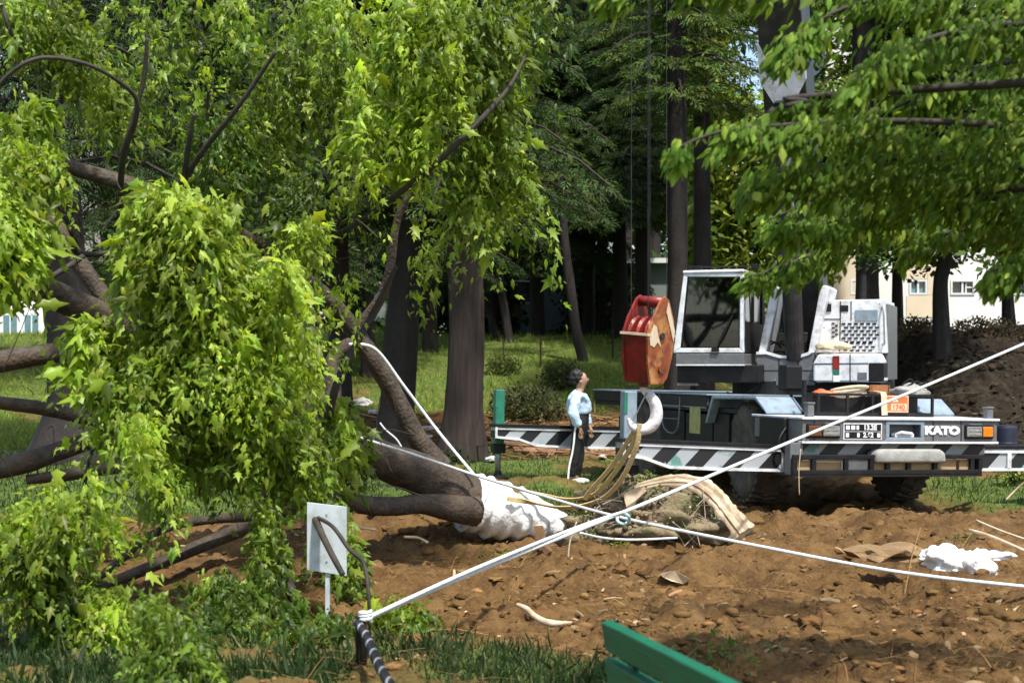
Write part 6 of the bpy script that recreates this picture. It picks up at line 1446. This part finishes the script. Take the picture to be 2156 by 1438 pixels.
# ------------------------------------------------------------------ fences, wire posts
YR = 49.0; fx0, fx1 = (1228-CX)*YR/F, (1400-CX)*YR/F
rail = empty('iron_railing', ((fx0+fx1)/2, YR, Hs((fx0+fx1)/2, YR)), label='dark iron railing in front of the grey-green building', cat='railing')
hz = lambda x: Hs(x, YR)
k = 0
x = fx0
while x < fx1:
    m = MB(); m.tube([(x, YR, hz(x)-.05), (x, YR, hz(x)+1.15), (x, YR, hz(x)+1.22)], [.018,.018,.002], 6); rel(m.build('picket', M_black, None), rail); x += .14
for zz in (.12, 1.02): m = MB(); m.tube([(fx0, YR, hz(fx0)+zz), (fx1, YR, hz(fx1)+zz)], .02, 6); rel(m.build('rail', M_black, None), rail)
wf = empty('wire_fence', at(1100, 740, 40), label='low wire fence with thin rusty posts across the grass bank', cat='fence')
tops = []
for p, q0, q1, Y in ((1008,748,690,40),(1060,755,698,40.5),(1138,742,672,41),(1290,728,668,42.5)):
    a = at(p, q0, Y); a.z = Hs(a.x, Y)-.1; b_ = at(p, q1, Y); b_.z = a.z+.95; m = MB(); m.tube([a, b_], .028, 7); rel(m.build('fence_post', M_bark_red, None), wf); tops.append(b_)
for dz in (.06, .4): m = MB(); m.tube([t-Vector((0,0,dz)) for t in tops], .006, 4); rel(m.build('wire', M_black, None), wf)
YH = 24.0; hf = empty('hoop_fence', (-8.4, YH, Hs(-8.4, YH)), label='low dark hooped garden edging at the left edge', cat='edging fence')
for k in range(9):
    x = (-60+k*20-CX)*YH/F; g = Hs(x, YH); P_, _ = spline([(x, YH, g-.05), (x, YH, g+.30), (x+.07, YH, g+.40), (x+.14, YH, g+.30), (x+.14, YH, g-.05)], None, 4); m = MB(); m.tube(P_, .011, 6); rel(m.build('hoop', M_black, None), hf)

# ------------------------------------------------------------------ debris behind: planks, sheets, barrel, tarpaulin heap
M_plank = mat('weathered_plank', (.30,.17,.08), (.15,.08,.04), 5, .85, .4, stretch=(1,10,10))
for i in range(9):
    Y = 29.0+i*.42; p0 = 1040+rng.uniform(-20,50); p1 = p0+rng.uniform(120,230); a = at(p0, 0, Y); b_ = at(p1, 0, Y+rng.uniform(-.5,.5)); a.z = Hs(a.x, Y)+.05+.05*(i % 3); b_.z = Hs(b_.x, b_.y)+.06+.04*(i % 2)
    put('plank', sweep_band([a, a.lerp(b_, .5), b_], .16, .035, (0,1,.5)), M_plank, ('plank of the loose stack lying nearest the far outrigger', 'second plank of the loose stack counted back from the far outrigger', 'third plank of the loose stack behind the far outrigger', 'fourth plank of the loose stack behind the far outrigger', 'middle plank of the loose stack behind the person', 'sixth plank of the loose stack, past its middle', 'seventh plank, third from the back of the loose stack', 'eighth plank, just before the farthest of the loose stack', 'farthest plank of the loose stack, beside the grass bank')[i], 'plank', 'weathered planks stacked behind the far outrigger')
M_litter = mat('pale_litter', (.62,.60,.58), (.45,.42,.40), 3, .8, .3)
for i, (px, py, rx, ry, Y, lb) in enumerate(((758,822,22,9,36,'crumpled white sheeting beside the dark trunk in the gap'), (790,832,16,6,34.5,'small white sheet scrap just right of the crumpled sheeting'), (905,842,20,4,33,'thin white scrap between the two big trunks'),
        (1033,930,10,6,27,'small pale stone beside the far outrigger jack'), (1962,762,20,5,27.5,'white bird-shaped scrap of paper on the dark bank'), (1268,882,8,3,28,'small pale scrap on the soil behind the person'),(905,860,7,2.5,31,'tiny pale scrap on the soil between the big trunks'))):
    a = at(px, py, Y); a.z = Hs(a.x, Y)+.05
    put('scrap', lump((a.x, Y, a.z), (rx/F*Y, .25, ry/F*Y*1.2), 40+i, 3, .5, 4), M_litter, lb, 'litter', smooth=True)
a = at(2118, 800, 25.5); a.z = Hs(a.x, 25.5)
m = MB(); m.lathe([(.17,0),(.19,.03),(.19,.27),(.197,.29),(.197,.31),(.19,.33),(.19,.58),(.18,.62),(.02,.62)], 24, Matrix.Translation(a)); put('barrel', m, mat('dark_blue_plastic', (.02,.025,.05), (.012,.015,.03), 5, .45), 'dark blue barrel on the bank at the right edge', 'barrel', smooth=False)
tc_ = at(214, 808, 33); tg = Hs(tc_.x, 33)
put('tarpaulin_heap', lump((tc_.x, 33, tg+.30), (.42,.5,.34), 77, 4, .4, 3), mat('white_tarp', (.8,.8,.8), (.65,.66,.66), 3, .5, .3), 'white tarpaulin heap behind the left foliage', 'tarpaulin', smooth=True)
put('teal_bag', lump((tc_.x+.12, 32.5, tg+.12), (.22,.2,.16), 78, 3, .35, 3), mat('teal_plastic', (.03,.35,.36), (.02,.25,.27), 3, .4), 'teal bag in front of the white tarpaulin heap', 'bag', smooth=True)
put('orange_bag', lump((tc_.x+.16, 33.3, tg+.68), (.18,.2,.10), 79, 3, .35, 3), mat('orange_plastic', (.6,.32,.06), (.5,.25,.04), 3, .4), 'orange bag on top of the white tarpaulin heap', 'bag', smooth=True)
# bushes on the grass bank and brush on the dark bank
def bush(px, py, Y, rx, rz, n_, base, label, size=.12):
    c_ = at(px, py, Y); g = Hs(c_.x, Y); t = empty('bush', (c_.x, Y, g), label=label, cat='bush')
    m = MB(); rr = random.Random(int(px))
    for k in range(16): a = rr.uniform(0,6.28); m.tube([(c_.x, Y, g-.05), (c_.x+math.cos(a)*rx*.4, Y+math.sin(a)*rx*.3, g+rz*.6), (c_.x+math.cos(a)*rx*.8, Y+math.sin(a)*rx*.6, g+rz*rr.uniform(.8,1.3))], [.02,.012,.005], 5)
    rel(m.build('stem', M_twig, None), t)
    u = unit(rng.normal(0,1,(n_,3)))*rng.random((n_,1))**.4; P = np.array([c_.x, Y, g+rz*.5])+u*np.array([rx, rx*.7, rz*.7]); T = rng.normal(0,1,(n_,3))+u; N = rng.normal(0,.6,(n_,3))+np.array([-.2,-.3,.8])
    V, Fc, cc = stamp(CLUMP_V, CLUMP_F, P, T, N, size*np.exp(rng.normal(0,.3,n_)), tints(n_, base, .3, .15)); rel(tag(np_mesh('leaves', V, Fc, M_needle, None, cc), kind='stuff'), t)
bush(1110, 800, 34, .95, .75, 700, (.07,.075,.03), 'dark brownish bush on the bank left above the person')
bush(1185, 770, 38, .6, .6, 360, (.06,.08,.025), 'thin greenish bush right of the dark one on the bank')
bush(1060, 770, 40, .5, .4, 260, (.09,.12,.03), 'small light bush near the wire fence post')
bush(1030, 905, 28.4, .3, .22, 160, (.10,.16,.03), 'small green bush beside the foot of the fluted trunk', .09)
bush(930, 940, 26, .5, .2, 260, (.035,.05,.018), 'low dark scrub around the foot of the fluted trunk', .09)
bush(2080, 665, 33.5, 1.0, .5, 500, (.045,.035,.022), 'dry brown brush heap on top of the right-hand bank')
bush(1930, 660, 33.5, .4, .35, 220, (.16,.12,.08), 'pale dry root tangle on the bank under the bright window')
bush(2140, 880, 22, .3, .25, 120, (.16,.20,.04), 'small yellow-green bush right of the crane headlight', .09)
